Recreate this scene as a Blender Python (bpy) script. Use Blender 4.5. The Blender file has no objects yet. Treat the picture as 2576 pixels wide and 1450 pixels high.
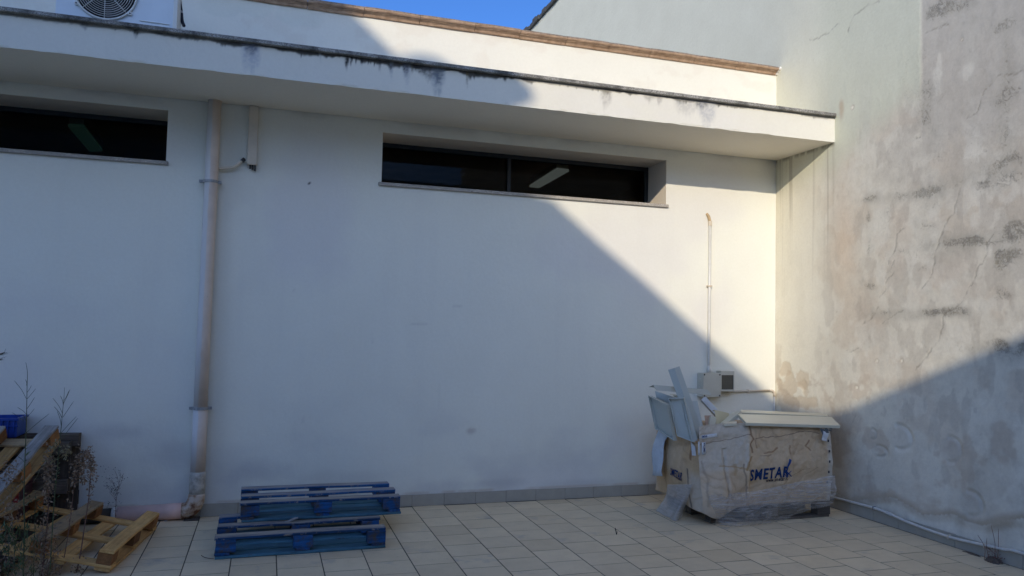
import bpy, bmesh, math, random
import numpy as np
from mathutils import Matrix, Vector, Euler
random.seed(7); RNG = np.random.default_rng(11)
scene = bpy.context.scene
COL = scene.collection

# ------------------------------------------------------------------ camera
F_PX, YAW, PITCH, ROLL = 3061.8, 0.3078, 0.0530, 0.0221        # focal length in px of a 4080 px wide picture
CAM = np.array([-5.3444, -7.1971, 1.6750])
def cam_axes():
    f = np.array([math.sin(YAW)*math.cos(PITCH), math.cos(YAW)*math.cos(PITCH), math.sin(PITCH)])
    r = np.array([math.cos(YAW), -math.sin(YAW), 0.0]); u = np.cross(r, f)
    return math.cos(ROLL)*r + math.sin(ROLL)*u, -math.sin(ROLL)*r + math.cos(ROLL)*u, f
RT, UP, FW = cam_axes()
FD = F_PX*2576/4080                                             # focal length for a 2576 x 1450 reading of the picture
def px(u, v, ax, val):                                          # point where the view ray of a pixel meets the plane axis=val
    d = FW + RT*(u-1288)/FD - UP*(v-724.8)/FD
    t = (val-CAM[ax])/d[ax]
    return CAM + t*d
def to_px(p):
    d = np.asarray(p, float)-CAM; z = d@FW
    return 1288+FD*(d@RT)/z, 724.8-FD*(d@UP)/z
cd = bpy.data.cameras.new('camera'); co = bpy.data.objects.new('camera', cd); COL.objects.link(co)
cd.sensor_width = 36; cd.lens = F_PX/4080*36; cd.clip_start = 0.05; cd.clip_end = 500
co.matrix_world = Matrix(((RT[0], UP[0], -FW[0], CAM[0]), (RT[1], UP[1], -FW[1], CAM[1]), (RT[2], UP[2], -FW[2], CAM[2]), (0, 0, 0, 1)))
scene.camera = co

# ------------------------------------------------------------------ sky, sun, exposure
SUN_A, SUN_S = 0.55, 0.396                                      # light travels (SUN_A, 1, -SUN_S)
sdir = Vector((SUN_A, 1.0, -SUN_S)).normalized()
elev = math.asin(-sdir.z); azim = math.atan2(-sdir.x, -sdir.y)
w = bpy.data.worlds.new('World'); scene.world = w; w.use_nodes = True
nt = w.node_tree; nt.nodes.clear()
sky = nt.nodes.new('ShaderNodeTexSky'); sky.sky_type = 'NISHITA'; sky.sun_disc = False
sky.sun_elevation = elev; sky.sun_rotation = azim; sky.air_density = 0.7; sky.dust_density = 2.2; sky.ozone_density = 9.3; sky.altitude = 100
bg = nt.nodes.new('ShaderNodeBackground'); bg.inputs['Strength'].default_value = 0.15
wo = nt.nodes.new('ShaderNodeOutputWorld')
nt.links.new(sky.outputs[0], bg.inputs[0]); nt.links.new(bg.outputs[0], wo.inputs[0])
sl = bpy.data.lights.new('sun', 'SUN'); sl.energy = 2.0; sl.angle = math.radians(0.53); sl.color = (1.0, 0.87, 0.68)
so = bpy.data.objects.new('sun', sl); COL.objects.link(so)
so.rotation_euler = sdir.to_track_quat('-Z', 'Y').to_euler(); so.location = (-12, -20, 15)
vs = scene.view_settings; vs.view_transform = 'Standard'; vs.look = 'None'; vs.exposure = 0.71; vs.gamma = 1.0; vs.use_curve_mapping = False
scene.cycles.use_denoising = True; scene.cycles.max_bounces = 10; scene.cycles.diffuse_bounces = 6
scene.cycles.transparent_max_bounces = 16

# ------------------------------------------------------------------ numpy noise
def hash2(i, j, seed):
    n = (i.astype(np.int64)*374761393 + j.astype(np.int64)*668265263 + seed*1442695041) & 0x7fffffff
    n = ((n ^ (n >> 13))*1274126177) & 0x7fffffff
    n = ((n ^ (n >> 16))*1911520717) & 0x7fffffff
    return (n & 0xffff)/65535.0
def vnoise(x, y, seed=0):
    i = np.floor(x); j = np.floor(y); fx = x-i; fy = y-j
    fx = fx*fx*(3-2*fx); fy = fy*fy*(3-2*fy)
    a = hash2(i, j, seed); b = hash2(i+1, j, seed); c = hash2(i, j+1, seed); d = hash2(i+1, j+1, seed)
    return (a*(1-fx)+b*fx)*(1-fy) + (c*(1-fx)+d*fx)*fy
def fbm(x, y, seed=0, o=4):
    s = 0; amp = 0.5; tot = 0
    for k in range(o):
        s = s + amp*vnoise(x*2**k, y*2**k, seed+k*17); tot += amp; amp *= 0.5
    return s/tot
def sstep(a, b, x):
    t = np.clip((x-a)/(b-a), 0, 1); return t*t*(3-2*t)
def seg_dist(x, y, pts):
    best = np.full(np.shape(x), 1e9)
    for (x0, y0), (x1, y1) in zip(pts[:-1], pts[1:]):
        dx, dy = x1-x0, y1-y0; L = dx*dx+dy*dy+1e-12
        t = np.clip(((x-x0)*dx+(y-y0)*dy)/L, 0, 1)
        best = np.minimum(best, np.hypot(x-x0-t*dx, y-y0-t*dy))
    return best
def blend(c, m, col):
    return c*(1-m[..., None]) + np.array(col)*m[..., None]

# ------------------------------------------------------------------ object helpers
def link(o, parent=None):
    COL.objects.link(o)
    if parent is not None: o.parent = parent
    return o
def tag(o, label=None, cat=None, group=None, kind=None):
    if label: o['label'] = label
    if cat: o['category'] = cat
    if group: o['group'] = group
    if kind: o['kind'] = kind
    return o
def thing(name, label, cat, loc=(0, 0, 0), group=None, matrix=None):
    o = bpy.data.objects.new(name, None); o.empty_display_size = 0.1; link(o)
    if matrix is not None: o.matrix_world = matrix
    else: o.location = loc
    return tag(o, label, cat, group)
def mesh_data(name, verts, faces, mat=None, smooth=False):
    me = bpy.data.meshes.new(name); me.from_pydata([tuple(map(float, v)) for v in verts], [], [tuple(f) for f in faces])
    if mat: me.materials.append(mat)
    me.update()
    if smooth:
        me.polygons.foreach_set('use_smooth', [True]*len(me.polygons))
    return me
def place(name, me, parent=None, matrix=None, loc=None):
    o = bpy.data.objects.new(name, me); link(o, parent)
    if matrix is not None: o.matrix_local = matrix
    if loc is not None: o.location = loc
    return o
class MB:
    def __init__(s): s.v = []; s.f = []
    def add(s, v, f):
        n = len(s.v); s.v += [tuple(map(float, p)) for p in v]; s.f += [tuple(i+n for i in q) for q in f]; return s
    def box(s, lo, hi, M=None):
        x0, y0, z0 = lo; x1, y1, z1 = hi
        v = [Vector(p) for p in ((x0, y0, z0), (x1, y0, z0), (x1, y1, z0), (x0, y1, z0), (x0, y0, z1), (x1, y0, z1), (x1, y1, z1), (x0, y1, z1))]
        if M is not None: v = [M @ p for p in v]
        return s.add(v, ((0, 3, 2, 1), (4, 5, 6, 7), (0, 1, 5, 4), (1, 2, 6, 5), (2, 3, 7, 6), (3, 0, 4, 7)))
    def tube(s, pts, r, n=10, cap=True):
        pts = [Vector(p) for p in pts]; m = len(pts)
        rs = r if hasattr(r, '__len__') else [r]*m
        t = (pts[1]-pts[0]).normalized()
        up = Vector((0, 0, 1)) if abs(t.z) < 0.9 else Vector((1, 0, 0))
        nrm = t.cross(up).normalized(); base = len(s.v); vv = []
        for i, p in enumerate(pts):
            d = (pts[min(i+1, m-1)]-pts[max(i-1, 0)])
            if d.length > 1e-9: t = d.normalized()
            nrm = (nrm - t*nrm.dot(t)); nrm = nrm.normalized() if nrm.length > 1e-6 else t.orthogonal().normalized()
            b = t.cross(nrm)
            vv += [p + (nrm*math.cos(2*math.pi*k/n) + b*math.sin(2*math.pi*k/n))*rs[i] for k in range(n)]
        ff = [(i*n+k, i*n+(k+1) % n, (i+1)*n+(k+1) % n, (i+1)*n+k) for i in range(m-1) for k in range(n)]
        if cap: ff += [tuple(range(n-1, -1, -1)), tuple((m-1)*n+k for k in range(n))]
        return s.add(vv, ff)
    def build(s, name, mat, parent=None, smooth=False, bevel=0.0, matrix=None, seg=1):
        me = mesh_data(name, s.v, s.f, mat)
        if bevel > 0:
            bm = bmesh.new(); bm.from_mesh(me)
            bmesh.ops.bevel(bm, geom=[e for e in bm.edges if e.is_manifold and e.calc_face_angle(0) > 0.6], offset=bevel, segments=seg, affect='EDGES', clamp_overlap=True)
            bm.to_mesh(me); bm.free()
        if smooth: me.polygons.foreach_set('use_smooth', [True]*len(me.polygons))
        me.update()
        return place(name, me, parent, matrix)
def smooth_path(pts, n=6):
    pts = [np.array(p, float) for p in pts]; out = []
    for i in range(len(pts)-1):
        p0 = pts[max(i-1, 0)]; p1 = pts[i]; p2 = pts[i+1]; p3 = pts[min(i+2, len(pts)-1)]
        for k in range(n):
            t = k/n
            out.append(0.5*((2*p1)+(-p0+p2)*t+(2*p0-5*p1+4*p2-p3)*t*t+(-p0+3*p1-3*p2+p3)*t**3))
    out.append(pts[-1]); return out
def grid_faces(nu, nv, skip=None):
    i = np.arange(nu-1)[:, None]*nv + np.arange(nv-1)[None, :]
    f = np.stack([i, i+nv, i+nv+1, i+1], -1)
    if skip is not None: return f[~skip]
    return f.reshape(-1, 4)
def grid_obj(name, P, mat, parent=None, col=None, skip=None, flip=False, smooth=True, extra=None):
    nu, nv = P.shape[:2]; f = grid_faces(nu, nv, skip)
    if flip: f = f[:, ::-1]
    me = bpy.data.meshes.new(name); nF = len(f)
    me.vertices.add(nu*nv); me.vertices.foreach_set('co', P.reshape(-1).astype(np.float32))
    me.loops.add(nF*4); me.loops.foreach_set('vertex_index', f.reshape(-1).astype(np.int32))
    me.polygons.add(nF); me.polygons.foreach_set('loop_start', np.arange(0, nF*4, 4, dtype=np.int32))
    if smooth: me.polygons.foreach_set('use_smooth', np.ones(nF, bool))
    me.update(calc_edges=True); me.validate()
    if col is not None:
        a = me.attributes.new('Col', 'FLOAT_COLOR', 'POINT')
        c = np.ones((nu*nv, 4), np.float32); c[:, :3] = np.clip(col.reshape(-1, 3), 0.004, 0.9); a.data.foreach_set('color', c.reshape(-1))
    for key, val in (extra or {}).items():
        a = me.attributes.new(key, 'FLOAT', 'POINT'); a.data.foreach_set('value', val.reshape(-1).astype(np.float32))
    me.materials.append(mat)
    return place(name, me, parent)

# ------------------------------------------------------------------ materials
class NT:
    def __init__(s, name):
        s.m = bpy.data.materials.new(name); s.m.use_nodes = True; s.t = s.m.node_tree; s.t.nodes.clear()
        s.out = s.t.nodes.new('ShaderNodeOutputMaterial'); s.b = s.t.nodes.new('ShaderNodeBsdfPrincipled')
        s.t.links.new(s.b.outputs[0], s.out.inputs[0]); s.vec = None
    def n(s, typ, **kw):
        nd = s.t.nodes.new(typ)
        for k, v in kw.items():
            if hasattr(nd, k) and not k[0].isupper(): setattr(nd, k, v)
        return nd
    def l(s, a, b): s.t.links.new(a, b)
    def coord(s, scale=(1, 1, 1), rand=False):
        tc = s.n('ShaderNodeTexCoord'); mp = s.n('ShaderNodeMapping'); mp.inputs['Scale'].default_value = scale
        if rand:
            oi = s.n('ShaderNodeObjectInfo'); vm = s.n('ShaderNodeVectorMath'); vm.operation = 'SCALE'
            cb = s.n('ShaderNodeCombineXYZ'); s.l(oi.outputs['Random'], cb.inputs[0]); s.l(oi.outputs['Random'], cb.inputs[1]); s.l(oi.outputs['Random'], cb.inputs[2])
            s.l(cb.outputs[0], vm.inputs[0]); vm.inputs['Scale'].default_value = 37.0
            ad = s.n('ShaderNodeVectorMath'); ad.operation = 'ADD'; s.l(tc.outputs['Object'], ad.inputs[0]); s.l(vm.outputs[0], ad.inputs[1])
            s.l(ad.outputs[0], mp.inputs['Vector'])
        else: s.l(tc.outputs['Object'], mp.inputs['Vector'])
        return mp.outputs[0]
    def noise(s, vec, scale, detail=5, rough=0.6, dist=0.0):
        nd = s.n('ShaderNodeTexNoise'); s.l(vec, nd.inputs['Vector']); nd.inputs['Scale'].default_value = scale
        nd.inputs['Detail'].default_value = detail; nd.inputs['Roughness'].default_value = rough; nd.inputs['Distortion'].default_value = dist
        return nd.outputs['Fac']
    def ramp(s, fac, stops):
        r = s.n('ShaderNodeValToRGB'); s.l(fac, r.inputs[0]); e = r.color_ramp.elements
        while len(e) < len(stops): e.new(0.5)
        for el, (p, c) in zip(e, stops):
            el.position = p; el.color = (*c, 1) if len(c) == 3 else c
        return r.outputs[0]
    def fr(s, fac, lo, hi): return s.ramp(fac, [(lo, (0, 0, 0)), (hi, (1, 1, 1))])
    def mix(s, f, a, b, mode='MIX'):
        m = s.n('ShaderNodeMix'); m.data_type = 'RGBA'; m.blend_type = mode
        for sock, v in ((m.inputs[0], f), (m.inputs[6], a), (m.inputs[7], b)):
            if hasattr(v, 'is_linked'): s.l(v, sock)
            elif isinstance(v, (int, float)): sock.default_value = v
            else: sock.default_value = (*v, 1)
        return m.outputs[2]
    def bump(s, h, strength, dist=0.01, prev=None):
        b = s.n('ShaderNodeBump'); b.inputs['Strength'].default_value = strength; b.inputs['Distance'].default_value = dist
        s.l(h, b.inputs['Height'])
        if prev is not None: s.l(prev, b.inputs['Normal'])
        return b.outputs[0]
    def done(s, col=None, rough=0.7, normal=None, spec=None, metal=None, roughsock=None):
        if col is not None:
            if hasattr(col, 'is_linked'): s.l(col, s.b.inputs['Base Color'])
            else: s.b.inputs['Base Color'].default_value = (*col, 1)
        s.b.inputs['Roughness'].default_value = rough
        if roughsock is not None: s.l(roughsock, s.b.inputs['Roughness'])
        if normal is not None: s.l(normal, s.b.inputs['Normal'])
        if spec is not None: s.b.inputs['Specular IOR Level'].default_value = spec
        if metal is not None: s.b.inputs['Metallic'].default_value = metal
        return s.m
def m_attr_plaster(name, mott=0.12, bump1=0.35, bump2=0.25, rough=0.92, mould=False):
    k = NT(name); v = k.coord()
    at = k.n('ShaderNodeAttribute'); at.attribute_name = 'Col'
    n1 = k.noise(v, 1.7, 6, 0.6); n2 = k.noise(v, 38, 5, 0.7); n3 = k.noise(v, 260, 3, 0.6)
    c = k.mix(mott, at.outputs['Color'], k.ramp(n1, [(0.3, (0.62, 0.60, 0.56)), (0.7, (1.0, 1.0, 1.0))]), 'MULTIPLY')
    c = k.mix(mott, c, k.ramp(n2, [(0.35, (0.70, 0.68, 0.65)), (0.62, (1, 1, 1))]), 'MULTIPLY')
    b = k.bump(k.noise(v, 14, 4, 0.6), bump1, 0.012); b = k.bump(n3, bump2, 0.003, b)
    if mould:                                                   # dark growth and flaking, thick where the attribute says
        am = k.n('ShaderNodeAttribute'); am.attribute_name = 'Mould'
        nn = k.noise(v, 33, 8, 0.76, 1.4); th = k.n('ShaderNodeMath'); th.operation = 'MULTIPLY_ADD'; th.inputs[1].default_value = 0.42; k.l(am.outputs['Fac'], th.inputs[0]); k.l(nn, th.inputs[2])
        f = k.fr(th.outputs[0], 0.72, 0.90)
        f = k.mix(1.0, f, k.fr(am.outputs['Fac'], 0.02, 0.20), 'MULTIPLY')
        mc = k.ramp(k.noise(v, 5, 3, 0.6), [(0.42, (0.085, 0.08, 0.075)), (0.58, (0.15, 0.13, 0.085))])
        ff = k.n('ShaderNodeMath'); ff.operation = 'MULTIPLY'; ff.inputs[1].default_value = 0.54; k.l(f, ff.inputs[0])
        c = k.mix(ff.outputs[0], c, mc); b = k.bump(f, 0.6, -0.006, b)
        ar = k.n('ShaderNodeAttribute'); ar.attribute_name = 'Worn'; pt = k.noise(v, 9, 8, 0.72); wf = k.n('ShaderNodeMath'); wf.operation = 'MULTIPLY'; wf.inputs[1].default_value = 0.24; k.l(ar.outputs['Fac'], wf.inputs[0]); c = k.mix(wf.outputs[0], c, k.ramp(pt, [(0.36, (0.66, 0.63, 0.60)), (0.5, (0.96, 0.95, 0.94)), (0.64, (1.12, 1.11, 1.08))]), 'MULTIPLY')
    return k.done(c, rough, b, 0.2)
def m_plain(name, col, rough=0.6, var=0.15, scale=9, bump=0.1, bscale=60, spec=None, dirt=None, rand=True):
    k = NT(name); v = k.coord(rand=rand)
    n1 = k.noise(v, scale, 5, 0.65)
    lo = tuple(x*(1-var) for x in col) if dirt is None else dirt
    c = k.ramp(n1, [(0.3, lo), (0.62, col)])
    return k.done(c, rough, k.bump(k.noise(v, bscale, 4, 0.6), bump, 0.004), spec)
def m_granite(name, base=(0.30, 0.29, 0.26), dark=(0.07, 0.065, 0.055), light=(0.52, 0.5, 0.45), moss=0.5):
    k = NT(name); v = k.coord()
    n1 = k.noise(v, 170, 3, 0.7); n2 = k.noise(v, 7, 6, 0.7)
    c = k.ramp(n1, [(0.38, dark), (0.5, base), (0.62, light)])
    c = k.mix(k.fr(n2, 0.42, 0.68), c, tuple(x*(1-moss) for x in base))
    return k.done(c, 0.85, k.bump(n1, 0.5, 0.004), 0.2)
def m_wood(name, stops, grain=(3, 55, 55), rough=0.8, wear=None, up_wear=False, worn_amt=(0.5, 0.7)):
    k = NT(name); v = k.coord(grain, True); v2 = k.coord((1, 1, 1), True)
    g = k.noise(v, 1.0, 6, 0.65, 0.4); n2 = k.noise(v2, 9, 5, 0.65)
    c = k.ramp(g, stops)
    c = k.mix(0.45, c, k.ramp(n2, [(0.3, (0.45, 0.45, 0.45)), (0.65, (1, 1, 1))]), 'MULTIPLY')
    oi = k.n('ShaderNodeObjectInfo'); c = k.mix(1.0, c, k.ramp(oi.outputs['Random'], [(0.0, (0.50, 0.50, 0.52)), (0.5, (0.95, 0.95, 0.95)), (1.0, (1.25, 1.25, 1.22))]), 'MULTIPLY')
    if wear is not None:
        f = k.fr(k.noise(v2, 13, 6, 0.7), *worn_amt)
        if up_wear:
            ge = k.n('ShaderNodeNewGeometry'); sp = k.n('ShaderNodeSeparateXYZ'); k.l(ge.outputs['Normal'], sp.inputs[0])
            mr = k.n('ShaderNodeMapRange'); mr.inputs[1].default_value = 0.5; mr.inputs[2].default_value = 0.9; k.l(sp.outputs[2], mr.inputs[0])
            up = k.mix(1.0, k.fr(k.noise(v, 0.8, 5, 0.7), 0.25, 0.6), mr.outputs[0], 'MULTIPLY')
            f = k.mix(1.0, f, up, 'LIGHTEN')
        c = k.mix(f, c, k.ramp(g, [(0.3, tuple(x*0.55 for x in wear)), (0.7, wear)]))
    return k.done(c, rough, k.bump(g, 0.5, 0.004), 0.25)

M_WALL = m_attr_plaster('white_render', 0.10, 0.22, 0.22)
M_RWALL = m_attr_plaster('old_render', 0.18, 0.38, 0.4, mould=True)
M_GRANITE = m_granite('grey_granite', moss=0.75)
M_SILL = m_granite('speckled_sill', (0.42, 0.39, 0.35), (0.14, 0.12, 0.10), (0.62, 0.58, 0.52), 0.25)
k = NT('floor_tile'); oi = k.n('ShaderNodeObjectInfo'); v = k.coord(rand=True)
c = k.ramp(oi.outputs['Random'], [(0.0, (0.66, 0.53, 0.345)), (0.35, (0.75, 0.605, 0.395)), (0.7, (0.70, 0.57, 0.38)), (1.0, (0.78, 0.635, 0.42))])
c = k.mix(0.35, c, k.ramp(k.noise(v, 6, 6, 0.65), [(0.3, (0.72, 0.70, 0.68)), (0.6, (1, 1, 1))]), 'MULTIPLY')
c = k.mix(k.fr(k.noise(v, 60, 3, 0.6), 0.68, 0.76), c, (0.25, 0.23, 0.20))
c = k.mix(k.fr(k.noise(v, 2.3, 5, 0.7), 0.6, 0.8), c, (0.36, 0.33, 0.29))
M_TILE = k.done(c, 0.6, k.bump(k.noise(v, 90, 3, 0.5), 0.06, 0.002), 0.18)
M_GROUT = m_plain('dark_grout', (0.085, 0.071, 0.056), 0.95, 0.4, 20, 0.5, 150, rand=False)
M_SKIRT = m_plain('grey_skirting', (0.40, 0.37, 0.305), 0.5, 0.12, 7, 0.04)
k = NT('sandstone_cornice'); v = k.coord(rand=True); ge = k.n('ShaderNodeNewGeometry'); sp = k.n('ShaderNodeSeparateXYZ'); k.l(ge.outputs['Normal'], sp.inputs[0])
n2 = k.noise(v, 34, 5, 0.75)
c = k.ramp(k.noise(v, 16, 5, 0.65), [(0.3, (0.28, 0.18, 0.115)), (0.62, (0.46, 0.315, 0.21))])
mr = k.n('ShaderNodeMapRange'); mr.inputs[1].default_value = -0.25; mr.inputs[2].default_value = 0.55; k.l(sp.outputs[2], mr.inputs[0])
f = k.mix(1.0, k.fr(n2, 0.28, 0.50), mr.outputs[0], 'MULTIPLY')
c = k.mix(f, c, k.ramp(k.noise(v, 60, 4, 0.7), [(0.35, (0.075, 0.068, 0.055)), (0.6, (0.25, 0.215, 0.17))]))
M_CORN = k.done(c, 0.9, k.bump(n2, 0.5, 0.006), 0.15)
M_MORTAR = m_plain('white_mortar', (0.74, 0.70, 0.62), 0.9, 0.2, 20, 0.5)
k = NT('beige_pipe'); v = k.coord()
c = k.ramp(k.noise(v, 5, 5, 0.6), [(0.3, (0.58, 0.47, 0.38)), (0.65, (0.72, 0.60, 0.49))])
ge = k.n('ShaderNodeNewGeometry'); sp = k.n('ShaderNodeSeparateXYZ'); k.l(ge.outputs['Normal'], sp.inputs[0])
nz = k.n('ShaderNodeMath'); nz.operation = 'MULTIPLY_ADD'; nz.inputs[1].default_value = 0.5; k.l(k.noise(v, 6, 5, 0.7), nz.inputs[0]); k.l(sp.outputs[0], nz.inputs[2])
c = k.mix(k.ramp(nz.outputs[0], [(0.0, (1, 1, 1)), (0.12, (0, 0, 0))]), c, (0.60, 0.58, 0.56))      # wall paint slopped over one side of the pipe
c = k.mix(k.fr(k.noise(k.coord((26, 26, 3)), 1, 4, 0.7), 0.70, 0.74), c, (0.16, 0.14, 0.12))
M_PIPE = k.done(c, 0.55, k.bump(k.noise(v, 40, 3, 0.6), 0.12, 0.003), 0.35)
M_PINKPIPE = m_plain('pink_pipe', (0.84, 0.555, 0.46), 0.5, 0.16, 6, 0.1)
k = NT('rusty_iron'); v = k.coord(); n1 = k.noise(v, 8, 5, 0.62)
c = k.ramp(n1, [(0.34, (0.06, 0.028, 0.02)), (0.45, (0.19, 0.09, 0.05)), (0.52, (0.45, 0.31, 0.21)), (0.60, (0.60, 0.50, 0.40))])
M_RUST = k.done(c, 0.9, k.bump(n1, 0.7, 0.01), 0.2)
M_PATCH = m_plain('plaster_patch', (0.58, 0.54, 0.46), 0.9, 0.5, 22, 0.7, 45)
M_ZINC = m_plain('zinc_clamp', (0.34, 0.35, 0.35), 0.5, 0.5, 40, 0.2)
M_PVC = m_plain('cream_plastic', (0.66, 0.57, 0.44), 0.45, 0.14, 8, 0.03)
M_PVCW = m_plain('white_conduit', (0.62, 0.61, 0.56), 0.4, 0.14, 12, 0.03)
M_BOX = m_plain('cream_junction_box', (0.54, 0.52, 0.43), 0.45, 0.10, 5, 0.02)
M_DARKPL = m_plain('dark_plastic', (0.03, 0.03, 0.03), 0.5, 0.3)
M_BROWNFOAM = m_plain('aged_foam', (0.50, 0.36, 0.20), 0.9, 0.35, 30, 0.6)
M_ACW = m_plain('ac_paint', (0.63, 0.70, 0.73), 0.45, 0.10, 4, 0.02)
M_ACGR = m_plain('ac_grille', (0.66, 0.66, 0.60), 0.5, 0.1)
M_BLACK = m_plain('black_void', (0.012, 0.012, 0.014), 0.9, 0.2)
k = NT('taped_insulation'); v = k.coord((1, 1, 1)); n1 = k.noise(k.coord((4, 4, 16)), 1.2, 2, 0.5)
M_INSUL = k.done(k.ramp(n1, [(0.53, (0.02, 0.022, 0.035)), (0.58, (0.55, 0.55, 0.52))]), 0.8)
M_FRAME = m_plain('dark_window_frame', (0.012, 0.018, 0.020), 0.4, 0.3)
k = NT('window_glass'); tr = k.n('ShaderNodeBsdfTransparent'); tr.inputs[0].default_value = (0.72, 0.72, 0.70, 1)
gl = k.n('ShaderNodeBsdfGlossy'); gl.inputs[0].default_value = (0.9, 0.95, 0.95, 1); gl.inputs['Roughness'].default_value = 0.03
fz = k.n('ShaderNodeFresnel'); fz.inputs[0].default_value = 1.45; mx = k.n('ShaderNodeMixShader')
fm = k.n('ShaderNodeMath'); fm.operation = 'MULTIPLY'; fm.inputs[1].default_value = 0.16; k.l(fz.outputs[0], fm.inputs[0]); k.l(fm.outputs[0], mx.inputs[0]); k.l(tr.outputs[0], mx.inputs[1]); k.l(gl.outputs[0], mx.inputs[2]); k.l(mx.outputs[0], k.out.inputs[0]); M_GLASS = k.m
M_ROOM = m_plain('dark_room', (0.50, 0.28, 0.16), 0.9, 0.3, 2, 0.0, rand=False)
k = NT('strip_lamp'); k.b.inputs['Emission Color'].default_value = (0.80, 0.92, 0.90, 1); k.b.inputs['Emission Strength'].default_value = 0.06
M_LAMP = k.done((0.3, 0.3, 0.3), 0.6)
k = NT('dim_strip_lamp'); k.b.inputs['Emission Color'].default_value = (0.25, 0.75, 0.62, 1); k.b.inputs['Emission Strength'].default_value = 0.009
M_LAMP2 = k.done((0.1, 0.1, 0.1), 0.6)
M_BLUE = m_wood('blue_paint_wood', [(0.3, (0.012, 0.044, 0.105)), (0.55, (0.014, 0.090, 0.26)), (0.75, (0.018, 0.16, 0.46))], rough=0.55, wear=(0.095, 0.078, 0.058), worn_amt=(0.44, 0.62))
M_BLUEW = m_wood('blue_paint_worn', [(0.3, (0.016, 0.055, 0.12)), (0.7, (0.018, 0.11, 0.30))], rough=0.75, wear=(0.50, 0.44, 0.35), up_wear=True, worn_amt=(0.54, 0.70))
M_BLUED = m_wood('blue_paint_faded', [(0.3, (0.05, 0.13, 0.18)), (0.7, (0.10, 0.26, 0.35))], rough=0.7, wear=(0.12, 0.12, 0.12), worn_amt=(0.58, 0.72))
M_RAW = m_wood('raw_pine', [(0.25, (0.38, 0.20, 0.070)), (0.5, (0.60, 0.345, 0.125)), (0.78, (0.72, 0.46, 0.19))], rough=0.75, wear=(0.17, 0.13, 0.09), worn_amt=(0.62, 0.78))
M_RAWG = m_wood('raw_pine_greyed', [(0.25, (0.33, 0.23, 0.13)), (0.75, (0.54, 0.39, 0.22))], rough=0.8, wear=(0.15, 0.13, 0.105), worn_amt=(0.52, 0.72))
M_RAWB = m_wood('raw_block', [(0.25, (0.20, 0.085, 0.030)), (0.75, (0.40, 0.19, 0.07))], rough=0.8)
M_GREY = m_wood('weathered_grey_wood', [(0.25, (0.15, 0.135, 0.12)), (0.55, (0.31, 0.29, 0.27)), (0.8, (0.44, 0.42, 0.40))], rough=0.85)
M_DARKW = m_wood('dark_old_wood', [(0.25, (0.055, 0.042, 0.032)), (0.6, (0.14, 0.11, 0.085)), (0.85, (0.25, 0.20, 0.15))], rough=0.85, wear=(0.26, 0.16, 0.08), worn_amt=(0.62, 0.76))
M_OLDW = m_wood('old_brown_wood', [(0.25, (0.07, 0.055, 0.042)), (0.75, (0.20, 0.165, 0.13))], rough=0.85)
M_CREAM = m_plain('cream_sheet_metal', (0.60, 0.575, 0.45), 0.38, 0.07, 3, 0.02, 30)
M_CREAMIN = m_plain('cream_sheet_inside', (0.60, 0.55, 0.36), 0.5, 0.10, 3, 0.02, 30)
M_SILVER = m_plain('silver_sheet', (0.47, 0.485, 0.43), 0.35, 0.07, 3, 0.02, 30)
k = NT('stained_cardboard'); v = k.coord(); at = k.n('ShaderNodeAttribute'); at.attribute_name = 'Col'
c = k.mix(0.25, at.outputs['Color'], k.ramp(k.noise(v, 30, 5, 0.7), [(0.35, (0.62, 0.58, 0.52)), (0.6, (1, 1, 1))]), 'MULTIPLY')
M_CARD = k.done(c, 0.75, k.bump(k.noise(v, 24, 4, 0.6), 0.35, 0.006), 0.25)
M_CARDIN = m_plain('cardboard_inside', (0.53, 0.58, 0.62), 0.8, 0.15, 14, 0.2)
M_CARDGREY = m_plain('mouldy_cardboard', (0.16, 0.17, 0.17), 0.85, 0.75, 16, 0.4)
M_TAPE = m_plain('white_sticker', (0.66, 0.67, 0.68), 0.5, 0.15, 25, 0.05)
M_INK = m_plain('blue_ink', (0.010, 0.060, 0.24), 0.7, 0.35, 30, 0.0)
M_INKD = m_plain('dark_ink', (0.02, 0.025, 0.05), 0.7, 0.3, 30, 0.0)
def m_film(name, dens_lo, dens_hi, col=(0.56, 0.57, 0.59)):
    k = NT(name); mpv = k.n('ShaderNodeMapping'); tcv = k.n('ShaderNodeTexCoord'); k.l(tcv.outputs['Object'], mpv.inputs['Vector']); mpv.inputs['Rotation'].default_value = (0, 0.28, 0); mpv.inputs['Scale'].default_value = (3.0, 3.0, 34); v = mpv.outputs[0]; v2 = k.coord()
    k.b.inputs['Base Color'].default_value = (*col, 1); k.b.inputs['Roughness'].default_value = 0.22
    n1 = k.noise(v, 2.2, 6, 0.7, 1.2); n2 = k.noise(v2, 5, 4, 0.6)
    b = k.bump(n1, 0.8, 0.010); k.l(b, k.b.inputs['Normal'])
    f = k.ramp(n1, [(0.36, (dens_lo,)*3), (0.56, ((dens_lo+dens_hi)/2,)*3), (0.68, (dens_hi,)*3)])
    tr = k.n('ShaderNodeBsdfTransparent'); mx = k.n('ShaderNodeMixShader')
    k.l(f, mx.inputs[0]); k.l(tr.outputs[0], mx.inputs[1]); k.l(k.b.outputs[0], mx.inputs[2]); k.l(mx.outputs[0], k.out.inputs[0])
    return k.m
M_FILM = m_film('stretch_film', 0.14, 0.76, (0.60, 0.57, 0.53))
M_FILM2 = m_film('stretch_film_loose', 0.50, 0.80, (0.52, 0.49, 0.45))
M_GREENSTEM = m_plain('green_stem', (0.085, 0.105, 0.045), 0.7, 0.4, 12, 0.1)
M_DRYSTEM = m_plain('dry_stem', (0.20, 0.11, 0.08), 0.85, 0.4, 14, 0.1)
M_STRAW = m_plain('straw_stem', (0.27, 0.225, 0.12), 0.8, 0.35, 14, 0.1)
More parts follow.
